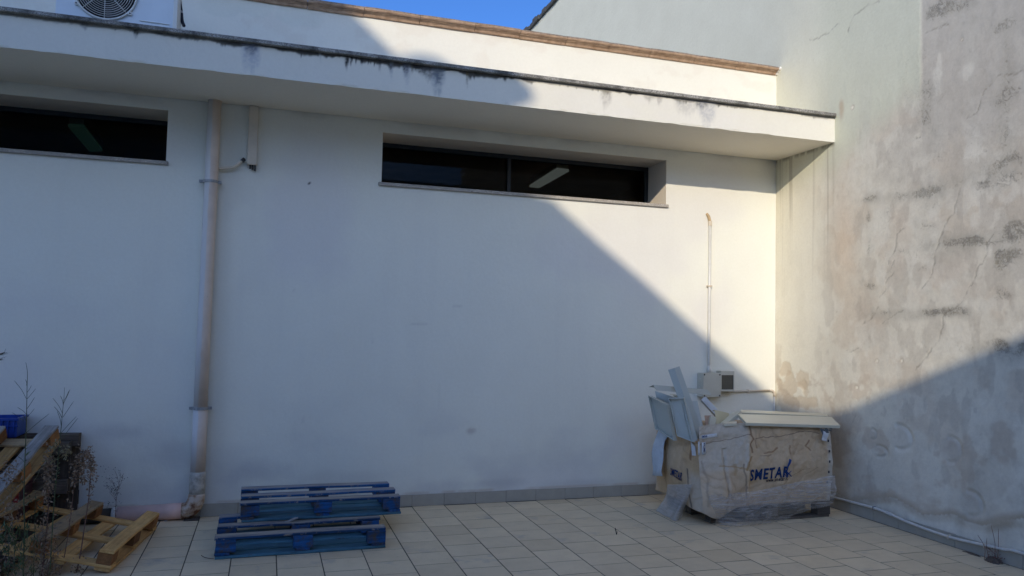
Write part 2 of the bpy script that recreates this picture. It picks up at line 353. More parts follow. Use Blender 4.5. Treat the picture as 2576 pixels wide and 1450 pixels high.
M_SEED = m_plain('dry_seed_heads', (0.34, 0.23, 0.145), 0.9, 0.5, 40, 0.0)
M_LEAF = m_plain('green_leaf', (0.075, 0.115, 0.042), 0.7, 0.5, 30, 0.0)
M_LEAFD = m_plain('dark_leaf', (0.018, 0.020, 0.024), 0.8, 0.5, 30, 0.0)
M_PINE = m_plain('pine_needle', (0.028, 0.060, 0.032), 0.6, 0.4, 30, 0.0)
M_REDSTEM = m_plain('red_stem', (0.20, 0.065, 0.045), 0.8, 0.4, 20, 0.0)
M_SOIL = m_plain('dark_soil', (0.13, 0.10, 0.075), 0.95, 0.5, 60, 0.8)
M_RUBBLE = m_plain('white_rubble', (0.50, 0.49, 0.46), 0.9, 0.25, 30, 0.5)
M_BLUEPL = m_plain('blue_plastic', (0.012, 0.055, 0.32), 0.4, 0.35, 12, 0.05)
M_MAROON = m_plain('maroon_plastic', (0.055, 0.018, 0.026), 0.45, 0.3, 10, 0.05)
M_RED = m_plain('red_plastic', (0.34, 0.022, 0.018), 0.4, 0.3, 10, 0.05)
M_ROOFM = m_plain('roof_capping', (0.085, 0.085, 0.078), 0.9, 0.6, 14, 0.6, rand=False)
M_OPP = m_plain('opposite_render', (0.76, 0.72, 0.64), 0.9, 0.12, 2, 0.2, rand=False)
M_TERR = m_plain('roof_tiles', (0.30, 0.15, 0.09), 0.9, 0.3, 6, 0.4, rand=False)

# ================================================================== THE SETTING
# ---- floor: grout bed, single tiles, far tiles
TW, TX0, TD, TY0 = 0.3062, -3.9909, 0.2913, -0.3116
fl = MB(); fl.add([(-16, -22, -0.0019), (6, -22, -0.0019), (6, 0.15, -0.0019), (-16, 0.15, -0.0019)], [(0, 1, 2, 3)])
floor = tag(fl.build('floor', M_GROUT), kind='structure')
def tile_mesh(w_, d_, name='floor_tile'):
    m = MB(); c_ = 0.0009; t = 0.012
    x, y = w_/2, d_/2
    v = [(-x, -y, -t), (x, -y, -t), (x, y, -t), (-x, y, -t), (-x, -y, -c_), (x, -y, -c_), (x, y, -c_), (-x, y, -c_), (-x+c_, -y+c_, 0), (x-c_, -y+c_, 0), (x-c_, y-c_, 0), (-x+c_, y-c_, 0)]
    f = [(0, 1, 5, 4), (1, 2, 6, 5), (2, 3, 7, 6), (3, 0, 4, 7), (4, 5, 9, 8), (5, 6, 10, 9), (6, 7, 11, 10), (7, 4, 8, 11), (8, 9, 10, 11)]
    return mesh_data(name, v, f, M_TILE)
full_tile = tile_mesh(TW-0.0078, TD-0.0090)
far = MB()
cut_cache = {}
for kx in range(-27, 13):
    xc = TX0+(kx+0.5)*TW
    off = TY0 - (0.0 if kx % 2 == 1 else -TD*0.5 + 0.005)
    row = -1
    while off-row*TD > -9.0:
        y1 = min(off-(row-1)*TD, -0.004); y0 = off-row*TD; row += 1
        if y0 >= -0.03: continue
        yc = (y0+y1)/2; d_ = y1-y0
        x0, x1 = xc-TW/2, min(xc+TW/2, -0.003)
        pr = [to_px((a, b, 0)) for a in (x0, x1) for b in (y0, y1)] if yc > -6 else []
        vis = pr and any(-60 < p[0] < 2636 and p[1] < 1500 for p in pr)
        if vis:
            if abs(d_-TD) < 0.002: me = full_tile
            else:
                key = round(d_, 3)
                if key not in cut_cache: cut_cache[key] = tile_mesh(TW-0.0078, d_-0.0090)
                me = cut_cache[key]
            o = place('floor_tile', me, floor, loc=((x0+x1)/2, yc, random.uniform(-0.0005, 0.0004)))
            o.rotation_euler = (random.gauss(0, 0.0016), random.gauss(0, 0.0016), random.gauss(0, 0.0014))
        else:
            far.add([(x0+.004, y0+.002, 0), (x1-.004, y0+.002, 0), (x1-.004, y1-.002, 0), (x0+.004, y1-.002, 0)], [(0, 1, 2, 3)])
fo = far.build('floor_tile_field', M_TILE, floor); fo['kind'] = 'stuff'

# ---- main building
bld = thing('flat_roofed_building', 'long white rendered building with projecting canopy and two dark strip windows', 'building')
WIN = [(-9.22, -6.226, 3.055, 3.505), (-4.366, -1.370, 3.020, 3.495)]
ZS, CAN_D, ZC = 3.607, 0.93, 3.858                              # soffit height, canopy depth, fascia top
xs = np.unique(np.concatenate([np.arange(-12.0, -7.6, 0.2), np.arange(-7.6, 0.0001, 0.02), [0.0], [q for a in WIN for q in a[:2]]]))
xs = xs[np.concatenate([[True], np.diff(xs) > 0.0045])]
for a in WIN:
    for q in a[:2]: xs[np.argmin(abs(xs-q))] = q
zs = np.unique(np.concatenate([np.arange(0, 4.6, 0.02), [4.6], [q for a in WIN for q in a[2:]]]))
zs = zs[np.concatenate([[True], np.diff(zs) > 0.0045])]
for a in WIN:
    for q in a[2:]: zs[np.argmin(abs(zs-q))] = q
X, Z = np.meshgrid(xs, zs, indexing='ij')
P = np.stack([X, 0.006*(fbm(X*1.1+50, Z*1.1, 3)-0.5) + 0.003*(fbm(X*5+9, Z*5, 5)-0.5), Z], -1)
edge = np.zeros_like(X)
for a in WIN: edge = np.maximum(edge, (1-sstep(0, 0.06, np.maximum(np.maximum(a[0]-X, X-a[1]), np.maximum(a[2]-Z, Z-a[3])))))
P[..., 1] *= (1-edge)
xm = 0.5*(xs[1:]+xs[:-1])[:, None]; zm = 0.5*(zs[1:]+zs[:-1])[None, :]
skip = np.zeros((len(xs)-1, len(zs)-1), bool)
for a in WIN: skip |= (xm > a[0]) & (xm < a[1]) & (zm > a[2]) & (zm < a[3])
C = np.ones(X.shape+(3,))*np.array([0.785, 0.78, 0.685])
n1 = fbm(X*0.8+3, Z*0.8+1, 21, 5); C = blend(C, 0.55*sstep(0.50, 0.72, n1), (0.70, 0.68, 0.655))
low = sstep(1.25, 0.1, Z)*sstep(0.42, 0.68, fbm(X*1.6, Z*2.6, 31, 5)); C = blend(C, 0.5*low, (0.58, 0.57, 0.55))
vst = sstep(0.58, 0.78, fbm(X*7, Z*0.5, 41, 4)); C = blend(C, 0.07*vst, (0.60, 0.585, 0.56))
def wb(u, v):
    p = px(u, v, 1, 0.0); return p[0], p[2]
def wblob(C, u, v, ru, rv, col, s, seed, sharp=0.25, nsc=9):
    cx, cz = wb(u, v); d = np.hypot((X-cx)/(ru*0.0042), (Z-cz)/(rv*0.0041)) + 1.1*(fbm(X*nsc, Z*nsc, seed, 4)-0.5)
    return blend(C, s*sstep(1.0, 1.0-sharp*3, d), col)
C = wblob(C, 1185, 1083, 20, 12, (0.56, 0.52, 0.46), 0.8, 51)
for q in ([(1103, 962), (1101, 1030)], [(1035, 815), (1072, 816)], [(935, 850), (936, 862)], [(740, 728), (742, 735)], [(1140, 770), (1160, 772)], [(760, 1050), (762, 1062)]):
    C = blend(C, .24*sstep(.012, .003, seg_dist(X, Z, [wb(*p) for p in q])), (0.42, 0.40, 0.38))
for u, v, ru, rv, s in [(300, 1085, 70, 22, .45), (430, 1140, 60, 40, .42), (250, 1180, 120, 40, .38), (620, 1190, 110, 34, .5), (900, 1200, 150, 26, .25), (1250, 1215, 120, 14, .45), (1500, 1215, 160, 14, .4), (640, 600, 60, 180, .12), (300, 1240, 160, 40, .3), (590, 450, 60, 120, .18)]:
    C = wblob(C, u, v, ru, rv, (0.52, 0.51, 0.49), s, int(u), 0.33, 5)
C = blend(C, 0.75*np.exp(-((Z-0.115)/0.012)**2)*sstep(0.45, 0.6, fbm(X*4, Z*4, 77)), (0.55, 0.45, 0.34))       # dirty line over the skirting
# soffit corner and upper wall
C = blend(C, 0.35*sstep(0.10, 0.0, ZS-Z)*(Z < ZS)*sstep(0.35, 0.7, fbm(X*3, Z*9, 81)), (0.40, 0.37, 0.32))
upw = (Z > ZC)
C = blend(C, 0.9*upw, (0.74, 0.715, 0.61))
C = blend(C, upw*sstep(0.55, 0.66, fbm(X*5, Z*7, 91, 5))*0.30, (0.66, 0.60, 0.50))
cx, cz = wb(1450, 185)
spk = upw*np.exp(-(((X-cx)/1.1)**2+((Z-4.10)/0.12)**2))*sstep(0.50, 0.62, fbm(X*26, Z*26, 95, 3)); C = blend(C, 0.55*spk, (0.42, 0.42, 0.40))
for u0, v0, r0 in [(640, 18, 50), (750, 40, 60), (560, 20, 50)]:
    C = wblob(C, u0, v0, r0, r0*0.45, (0.66, 0.66, 0.56), 0.5, u0, 0.08, 4)
hx, hz = wb(777, 463); C = blend(C, sstep(0.014, 0.007, np.hypot(X-hx, Z-hz)), (0.02, 0.02, 0.02))
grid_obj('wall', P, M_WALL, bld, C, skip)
# thin crack lines as small grooves of darker filler
# window reveals, frames, panes, sills
for i, (x0, x1, z0, z1) in enumerate(WIN):
    D0 = 0.40
    rv = MB()
    rv.add([(x0, 0, z1), (x1, 0, z1), (x1, D0+.1, z1), (x0, D0+.1, z1)], [(0, 1, 2, 3)])
    rv.add([(x1, 0, z0), (x1, 0, z1), (x1, D0+.1, z1), (x1, D0+.1, z0)], [(3, 2, 1, 0)])
    rv.add([(x0, 0, z0), (x0, 0, z1), (x0, D0+.1, z1), (x0, D0+.1, z0)], [(0, 1, 2, 3)])
    rv.add([(x0, 0, z0), (x1, 0, z0), (x1, D0+.1, z0), (x0, D0+.1, z0)], [(0, 1, 2, 3)])
    o = rv.build('window_reveal', M_WALL, bld)
    a = o.data.attributes.new('Col', 'FLOAT_COLOR', 'POINT'); a.data.foreach_set('color', [0.84, 0.75, 0.62, 1]*len(o.data.vertices))
    wn = MB(); fw = 0.045
    wn.box((x0, D0, z1-fw), (x1, D0+.05, z1)); wn.box((x0, D0, z0+.02), (x1, D0+.05, z0+.02+0.02))
    wn.box((x0, D0+.001, z0+.04), (x0+.04, D0+.049, z1-fw)); wn.box((x1-.04, D0+.001, z0+.04), (x1, D0+.049, z1-fw))
    win = wn.build('window', M_FRAME, bld, bevel=0.003)
    xmid = -2.985 if i == 1 else (x0+x1)/2-0.2
    MB().box((xmid-.02, D0+.004, z0+.04), (xmid+.02, D0+.046, z1-fw)).build('mullion', M_FRAME, win, bevel=0.003)
    for q0, q1, yy in ((x0+.04, xmid-.02, .03), (xmid+.02, x1-.04, .022)):
        MB().box((q0, D0+yy, z0+.04), (q1, D0+yy+.005, z1-fw)).build('pane', M_GLASS, win)
    MB().box((x0-.03, -0.028, z0-.032), (x1+.02, D0+.02, z0)).build('sill', M_SILL, win, bevel=0.004)
# dark rooms behind the panes, with a ceiling strip lamp in each
rm = MB(); ra, rb = (-10.0, 0.55, 1.0), (-0.3, 8.0, 3.78)
rm.add([(ra[0], ra[1], ra[2]), (rb[0], ra[1], ra[2]), (rb[0], rb[1], ra[2]), (ra[0], rb[1], ra[2]), (ra[0], ra[1], rb[2]), (rb[0], ra[1], rb[2]), (rb[0], rb[1], rb[2]), (ra[0], rb[1], rb[2])],
       [(0, 1, 2, 3), (4, 7, 6, 5), (1, 5, 6, 2), (2, 6, 7, 3), (3, 7, 4, 0)])
rm.box((-5.36, 0.56, 1.0), (-5.2, 7.9, 3.77))
rm.build('room_interior', M_ROOM, bld)
for quad in (((1332, 471), (1356, 474), (1431, 432), (1401, 428)), ((171, 319), (210, 320), (258, 380), (226, 383))):
    right = quad[0][0] > 1000
    t = thing('strip_lamp', 'pale ceiling strip lamp behind the right-hand window' if right else 'faint greenish ceiling strip lamp behind the left-hand window', 'lamp')
    q = [Vector(px(u, v, 2, 3.66)) for u, v in quad]; up = Vector((0, 0, 0.03)); sides = [(3, 2, 1, 0), (4, 5, 6, 7), (0, 1, 5, 4), (1, 2, 6, 5), (2, 3, 7, 6), (3, 0, 4, 7)]
    MB().add(q+[p+up for p in q], sides).build('diffuser', M_LAMP if right else M_LAMP2, t)
    c_ = sum(q, Vector())/4; q2 = [c_+(p-c_)*0.97+up*1.05 for p in q]
    MB().add(q2+[p+up*2.9 for p in q2], sides).build('housing', M_CREAM, t)
# canopy: soffit, fascia with drip stains, coping slabs
can = MB().box((-12, -CAN_D+.004, ZS+.003), (-0.001, -0.012, ZC-.002)).build('canopy', M_WALL, bld)
a = can.data.attributes.new('Col', 'FLOAT_COLOR', 'POINT'); a.data.foreach_set('color', [0.85, 0.78, 0.645, 1]*len(can.data.vertices))
fx = np.concatenate([np.arange(-12, -7.4, 0.1), np.arange(-7.4, -0.002, 0.01), [-0.001]]); fz = np.linspace(ZS, ZC, 36)
XX, ZZ = np.meshgrid(fx, fz, indexing='ij')
lowedge = sstep(0.018, 0.0, ZZ-ZS)
FP = np.stack([XX, -CAN_D + 0.004*(fbm(XX*1.3, ZZ*2, 61)-0.5) + 0.006*lowedge*sstep(.55, .7, fbm(XX*9, ZZ*0+2, 62)), ZZ + 0.006*lowedge*sstep(.5, .72, fbm(XX*6, ZZ*0, 63))], -1)
FC = np.ones(XX.shape+(3,))*np.array([0.725, 0.70, 0.60])
FC = blend(FC, 0.35*sstep(0.48, 0.7, fbm(XX*1.2, ZZ*3, 65)), (0.70, 0.68, 0.64))
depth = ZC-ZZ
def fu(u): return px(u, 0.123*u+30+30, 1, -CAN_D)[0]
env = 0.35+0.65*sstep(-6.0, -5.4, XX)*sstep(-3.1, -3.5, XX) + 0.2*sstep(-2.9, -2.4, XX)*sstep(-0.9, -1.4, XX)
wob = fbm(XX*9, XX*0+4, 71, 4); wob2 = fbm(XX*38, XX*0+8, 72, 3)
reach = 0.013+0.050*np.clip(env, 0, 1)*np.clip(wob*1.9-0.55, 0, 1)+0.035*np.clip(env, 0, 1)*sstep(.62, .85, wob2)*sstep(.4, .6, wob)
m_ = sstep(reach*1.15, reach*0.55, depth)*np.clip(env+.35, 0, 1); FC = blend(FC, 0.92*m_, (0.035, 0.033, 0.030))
for u, hw, L, s, c_ in [(632, 17, .075, .85, (0.05, 0.05, 0.05)), (632, 24, .20, .40, (0.30, 0.33, 0.40)), (805, 3, .07, .35, (.4, .4, .38)), (1020, 9, .075, .95, (.04, .04, .04)), (1024, 12, .12, .35, (.3, .32, .36)), (883, 4, .05, .9, (.04, .04, .04)), (895, 3, .045, .9, (.05, .05, .05)), (910, 4, .055, .9, (.04, .04, .04)), (925, 3, .05, .8, (.05, .05, .05)),
                        (872, 6, .075, .95, (.04, .04, .04)), (955, 3, .09, .8, (.05, .05, .05)), (982, 4, .075, .9, (.04, .04, .04)), (984, 6, .12, .35, (.3, .32, .34)), (1036, 3, .06, .6, (.2, .18, .12)), (1060, 30, .055, .85, (.05, .05, .045)), (1080, 26, .085, .6, (.12, .12, .12)),
                        (1103, 15, .115, .98, (.05, .055, .055)), (1103, 20, .20, .55, (.22, .25, .28)), (1176, 4, .085, .7, (.14, .11, .06)), (1200, 8, .03, .8, (.05, .05, .04)), (1270, 6, .04, .8, (.05, .05, .04)), (1288, 9, .025, .8, (.05, .05, .04)),
                        (1524, 17, .045, .8, (.14, .12, .07)), (1524, 20, .14, .5, (.36, .34, .30)), (1634, 22, .05, .5, (.3, .28, .24)), (1660, 10, .07, .5, (.32, .3, .27)), (1712, 20, .05, .8, (.16, .15, .12)), (1725, 40, .12, .42, (.40, .39, .37)), (1765, 22, .07, .75, (.13, .13, .12)), (1778, 34, .17, .50, (.36, .37, .39)), (1850, 30, .02, .4, (.3, .28, .22)), (210, 10, .035, .6, (.1, .1, .1)), (342, 7, .045, .8, (.08, .08, .07)), (150, 40, .02, .5, (.15, .15, .14)), (440, 60, .022, .7, (.09, .09, .08))]:
    x_ = fu(u); hwm = hw*0.0037
    d = np.abs(XX-x_+0.010*(fbm(ZZ*14, XX*6, int(u)+3)-.5))/hwm; Lx = 1.75*L*(1-0.6*np.clip(d, 0, 1)**1.5)*(0.55+0.9*fbm(XX*42, ZZ*5, int(u), 3))
    mm = sstep(1.05, 0.45, d)*sstep(Lx, Lx*0.35, depth)*(0.55+0.45*sstep(.38, .6, fbm(XX*60, ZZ*60, int(u)+9, 3))); FC = blend(FC, min(1, s*1.25)*mm, c_)
grid_obj('fascia', FP, M_WALL, can, FC)
cx0 = -12.0
joints = [-12, -10.4, -8.9, -7.35, -5.82, -4.30, -2.78, -1.27, -0.012]
for q0, q1 in zip(joints[:-1], joints[1:]):
    MB().box((q0+.001, -CAN_D-.042, ZC), (q1-.001, -CAN_D+.26, ZC+.032)).build('coping_slab', M_GRANITE, can, bevel=0.004)
# roof slab behind and sandstone cornice
MB().box((-12, 0.006, 4.44), (-0.002, 12, 4.60)).build('roof', M_WALL, bld)
o = bpy.data.objects['roof']; a = o.data.attributes.new('Col', 'FLOAT_COLOR', 'POINT'); a.data.foreach_set('color', [0.45, 0.44, 0.42, 1]*len(o.data.vertices))
prof = [(0.0, 4.560), (-0.022, 4.560), (-0.028, 4.572), (-0.034, 4.590), (-0.050, 4.606), (-0.066, 4.614), (-0.066, 4.624), (-0.078, 4.626), (-0.090, 4.640), (-0.094, 4.660), (-0.088, 4.682), (-0.070, 4.698), (0.12, 4.704), (0.12, 4.560)]
prof = [(y_*0.86 if y_ < 0 else y_, 4.574+(z_-4.56)*0.58) for y_, z_ in prof]
cor = MB().box((-11.9, 0.02, 4.601), (-0.03, 0.10, 4.648)).build('cornice', M_CORN, bld)
cq = -0.022; nseg = 0
while cq > -11.5:
    L = random.uniform(0.46, 0.56); a0 = cq-L; m = MB(); nx = 5; n = len(prof); vv = []
    for q in range(nx+1):
        xx = a0+.0022 + (L-.0044)*q/nx; sh = 0.003 if q in (0, nx) else 0
        vv += [(xx, y_+(sh if y_ < 0.0 else 0)+random.gauss(0, .0008), z_-(sh*.4 if z_ > 4.61 else 0)+random.gauss(0, .0008)) for y_, z_ in prof]
    ff = [(q*n+j, q*n+(j+1) % n, (q+1)*n+(j+1) % n, (q+1)*n+j) for q in range(nx) for j in range(n)] + [tuple(range(n-1, -1, -1)), tuple(nx*n+j for j in range(n))]
    m.add(vv, ff); m.build('cornice_stone', M_CORN, cor, matrix=Matrix.Translation((0, random.gauss(0, .0012), random.gauss(0, .0015)))); cq = a0
em = MB(); ring = [(y_*1.06-.002, z_+.004*math.sin(9*i)) for i, (y_, z_) in enumerate(prof)]
n = len(ring); em.add([(-0.021, y_, z_) for y_, z_ in ring]+[(-0.001, y_*1.02, z_) for y_, z_ in ring], [(j, (j+1) % n, n+(j+1) % n, n+j) for j in range(n)]+[tuple(range(n-1, -1, -1)), tuple(n+j for j in range(n))])
em.build('mortar_end', M_MORTAR, cor)
# skirting tiles of the main wall
for kx in range(-14, 14):
    x0 = TX0+kx*TW; x1 = min(x0+TW, -0.014)
    if x1-x0 < 0.02: continue
    h = 0.110+random.gauss(0, .0008)
    MB().box((x0+.0013, -.0105+random.gauss(0, .0005), 0.001), (x1-.0013, -.0008, h)).build('skirting_tile', M_SKIRT, bld, bevel=0.0015)
MB().box((-8.3, -.0055, 0.0), (-.012, 0.0035, 0.1085)).build('skirting_grout', M_GROUT, bld)

# ---- tall neighbouring building: the wall on the right
nb = thing('tall_neighbouring_house', 'tall neighbouring house with a stained, cracked and mouldy plaster wall', 'building')
yy = np.concatenate([np.arange(-14, -3.4, 0.3), np.arange(-3.4, 0.60, 0.011), np.arange(0.6, 16.1, 0.35)])
zz = np.concatenate([np.arange(0, 5.6, 0.0125), np.arange(5.6, 8.3, 0.2), [8.30]])
Yg, Zg = np.meshgrid(yy, zz, indexing='ij')
def rw(u, v):
    p = px(u, v, 0, 0.0); return p[1], p[2]
mort = np.zeros_like(Yg); relief = np.zeros_like(Yg); warp = fbm(Yg*7+31, Zg*9, 109, 5)
RC = np.ones(Yg.shape+(3,))*np.array([0.665, 0.645, 0.595])
big = fbm(Yg*1.3+7, Zg*1.3, 101, 5); mid = fbm(Yg*4, Zg*4, 103, 5); fine = fbm(Yg*22, Zg*22, 105, 4); vert = fbm(Yg*6, Zg*0.7, 107, 4)
RC = blend(RC, 0.6*sstep(0.45, 0.65, big), (0.66, 0.64, 0.60))
RC = blend(RC, 0.55*sstep(0.52, 0.70, fbm(Yg*2.2, Zg*2.2+5, 111, 5)), (0.50, 0.475, 0.44))
RC = blend(RC, 0.45*sstep(0.52, 0.66, fbm(Yg*2.6+20, Zg*3.0, 113, 6)), (0.57, 0.50, 0.43))
RC = blend(RC, 0.5*sstep(0.56, 0.62, fbm(Yg*5.2+20, Zg*4.6, 115, 6)), (0.70, 0.69, 0.655))
RC = blend(RC, 0.4*sstep(0.57, 0.63, fbm(Yg*7.2+3, Zg*3.6, 117, 6)), (0.45, 0.42, 0.385))
# old grey band to the right of the painted strip, high up
old = sstep(-1.98, -2.02, Yg+0.012*(mid-.5))*sstep(3.05, 3.55, Zg+0.5*(big-.5)); RC = blend(RC, 0.75*old, (0.47, 0.455, 0.435))
RC = blend(RC, 0.40*old*sstep(.5, .7, vert), (0.54, 0.53, 0.50))
# newer paint: high and to the left
pz = 3.30+0.35*sstep(-0.6, -1.9, Yg)+0.35*(fbm(Yg*2.2, Zg*1.5, 121)-.5)
paint = sstep(-2.02, -1.975, Yg+0.012*(mid-.5))*sstep(pz-0.12, pz+0.25, Zg); RC = blend(RC, 0.92*paint, (0.60, 0.625, 0.545))
RC = blend(RC, 0.30*paint*sstep(.52, .72, vert)*sstep(4.4, 3.7, Zg), (0.50, 0.50, 0.48))
# cleaner cream next to the corner
clean = sstep(-0.95, -0.45, Yg+0.25*(big-.5)); RC = blend(RC, 0.75*clean*(1-0.6*paint), (0.80, 0.775, 0.70))
# peach wash
py, pz_ = rw(2125, 620); RC = blend(RC, 0.55*np.exp(-(((Yg-py)/0.17)**2+((Zg-pz_)/0.55)**2)), (0.66, 0.53, 0.42))
for u, v, r in [(2300, 640, .3), (2250, 560, .25), (2400, 700, .3), (2200, 800, .25)]:
    py, pz_ = rw(u, v); RC = blend(RC, 0.38*np.exp(-(((Yg-py)/r)**2+((Zg-pz_)/(r*.7))**2))*sstep(.4, .6, mid), (0.52, 0.44, 0.38))
# pale rubbed patches
for u, v, ry, rz in [(2358, 205, .05, .16), (2433, 180, .07, .07), (2363, 170, .03, .12), (2300, 560, .12, .06), (2290, 790, .18, .10), (2400, 880, .3, .10), (2230, 930, .2, .16), (2450, 770, .25, .08)]:
    py, pz_ = rw(u, v); d = np.hypot((Yg-py)/ry, (Zg-pz_)/rz)+1.2*(fbm(Yg*11, Zg*11, u, 4)-.5); RC = blend(RC, 0.55*sstep(1.1, .5, d), (0.68, 0.67, 0.63))
# mould: speckled dark patches
for u, v, ru, rv_, s in [(2363, 26, 48, 30, .85), (2420, 15, 40, 16, .7), (2525, 65, 26, 18, .7), (2530, 157, 22, 26, .7), (2533, 240, 26, 20, .7), (2332, 235, 24, 34, .6), (2335, 300, 26, 40, .65), (2300, 330, 20, 16, .5), (2530, 340, 15, 32, .6), (2468, 465, 22, 14, .8), (2533, 402, 40, 18, .8), (2546, 449, 30, 20, .7), (2332, 483, 34, 11, .9), (2185, 501, 28, 8, .8), (2183, 549, 10, 24, .7), (2232, 535, 16, 8, .6), (2350, 517, 22, 12, .5), (2337, 567, 34, 10, .6),
                         (2449, 601, 26, 13, 1.0), (2402, 611, 48, 9, .85), (2546, 596, 42, 30, .95), (2533, 645, 36, 28, .95), (2500, 610, 46, 12, .8), (2185, 627, 9, 32, .6), (2271, 632, 26, 10, .65), (2180, 721, 24, 12, .8), (2324, 674, 42, 14, .5), (2533, 742, 24, 14, .7), (2238, 786, 40, 11, .8), (2358, 786, 34, 10, 1.0), (2415, 784, 24, 8, .8), (2300, 800, 30, 8, .5), (2329, 878, 12, 22, .7), (2522, 870, 30, 16, .9), (2568, 866, 18, 16, 1.0), (2545, 900, 30, 14, .5), (2250, 1022, 16, 8, .5), (2400, 530, 70, 40, .25), (2480, 700, 60, 40, .25), (2540, 520, 40, 60, .4)]:
    py, pz_ = rw(u, v); d = np.hypot((Yg-py)/(ru*0.0052), (Zg-pz_)/(rv_*0.0048))+2.0*(warp-.5)
    e = sstep(1.4, .05, d); mort = np.maximum(mort, e*s*(.62+.5*warp)); RC = blend(RC, 0.30*e*s, (0.43, 0.41, 0.375))
for u0, v0, u1, v1, wd, s_ in [(2330, 620, 2576, 590, .14, .5), (2180, 500, 2370, 485, .08, .4), (2380, 470, 2576, 400, .14, .45), (2180, 790, 2430, 786, .08, .45), (2330, 30, 2440, 10, .12, .5), (2325, 230, 2340, 330, .10, .5), (2440, 880, 2576, 860, .08, .4), (2530, 60, 2535, 360, .10, .45)]:
    p0, p1 = rw(u0, v0), rw(u1, v1); d = seg_dist(Yg, Zg, [p0, p1])+.35*wd*3*(warp-.5); e = sstep(wd, 0, d); RC = blend(RC, s_*e, (0.44, 0.425, 0.39)); mort = np.maximum(mort, .5*e*sstep(.42, .62, fbm(Yg*11, Zg*11, 119, 4)))
sp = sstep(.45, .75, fbm(Yg*2.5, Zg*2.5, 131, 4))*sstep(-0.8, -1.6, Yg)*sstep(1.0, 1.7, Zg); mort = np.maximum(mort, 0.34*sp)
relief -= 0.001*mort
# drip streaks below the canopy end
stz = sstep(1.9, 3.5, Zg+0.9*(fbm(Yg*30, Yg*0, 141)-.5))*sstep(ZS+.02, ZS-.02, Zg)*sstep(-0.95, -0.86, Yg)*sstep(-0.02, -0.08, Yg)
st = sstep(.60, .74, fbm(Yg*34+0.05*Zg, Zg*0.25, 143, 3)); RC = blend(RC, 0.55*st*stz, (0.33, 0.295, 0.25))
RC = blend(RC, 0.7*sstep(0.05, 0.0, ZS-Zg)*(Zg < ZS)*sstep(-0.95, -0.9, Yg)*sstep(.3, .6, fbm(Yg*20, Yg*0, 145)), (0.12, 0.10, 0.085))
py, pz_ = rw(2117, 275); RC = blend(RC, 0.6*sstep(1.0, .3, np.hypot((Yg-py)/.05, (Zg-pz_)/.12)+1.0*(mid-.5)), (0.46, 0.35, 0.25))
# flaked beige patch low in the corner, damp band and blisters near the ground
for u, v, ry, rz in [(1990, 975, .20, .17), (2025, 960, .12, .13), (2010, 1010, .28, .08), (1975, 930, .10, .08)]:
    py, pz_ = rw(u, v); d = np.hypot((Yg-py)/ry, (Zg-pz_)/rz)+1.6*(fbm(Yg*6, Zg*6, u, 5)-.5); m_ = sstep(1.0, .86, d); RC = blend(RC, 0.55*m_, (0.58, 0.475, 0.36)); relief += -0.003*m_
band = [rw(*q) for q in [(2075, 1190), (2090, 1230), (2140, 1262), (2204, 1253), (2247, 1251), (2282, 1269), (2322, 1295), (2355, 1296), (2400, 1294), (2440, 1316), (2475, 1322), (2525, 1310), (2576, 1304)]]
bd = seg_dist(Yg, Zg, band)+0.035*(mid-.5); RC = blend(RC, 0.85*sstep(.080, .015, bd), (0.36, 0.29, 0.215)); relief += 0.010*sstep(.07, .0, bd)
zb = np.interp(Yg, [p[0] for p in band][::-1], [p[1] for p in band][::-1])
under = (Zg < zb)*sstep(3.2, 3.0, -Yg); RC = blend(RC, 0.65*under*sstep(.35, .6, mid), (0.76, 0.755, 0.73))
damp = sstep(1.0, 0.15, Zg+0.5*(big-.5))*sstep(-0.7, -1.1, Yg); RC = blend(RC, 0.30*damp, (0.50, 0.485, 0.46))
RC = blend(RC, 0.5*sstep(.60, .66, fbm(Yg*3.3, Zg*4.2, 151, 5))*sstep(1.8, 1.2, Zg), (0.47, 0.40, 0.34))
relief += 0.010*(fbm(Yg*5, Zg*5, 153, 4)-.5)*sstep(0.9, .3, Zg)
for u, v, ry, rz in [(2195, 1093, .045, .05), (2210, 1135, .10, .05), (2260, 1100, .14, .10), (2390, 1130, .10, .10), (2440, 1268, .11, .10)]:
    py, pz_ = rw(u, v); d = np.hypot((Yg-py)/ry, (Zg-pz_)/rz)+.3*(mid-.5); relief -= 0.012*np.exp(-((d-1)/.16)**2)*(Yg < py+.3*ry); RC = blend(RC, .25*sstep(1.1, .9, d), (0.50, 0.50, 0.50))
for u, v, r in [(2155, 975, .022), (2206, 908, .02), (2268, 907, .016), (2104, 785, .006), (2145, 270, .02), (2420, 100, .012)]:
    py, pz_ = rw(u, v); d = np.hypot(Yg-py, Zg-pz_)/r+.5*(fine-.5); RC = blend(RC, sstep(1.5, 1.1, d)*.6, (0.48, 0.42, 0.36)); RC = blend(RC, sstep(.9, .5, d), (0.75, 0.73, 0.68)); relief -= 0.004*sstep(1, .5, d)
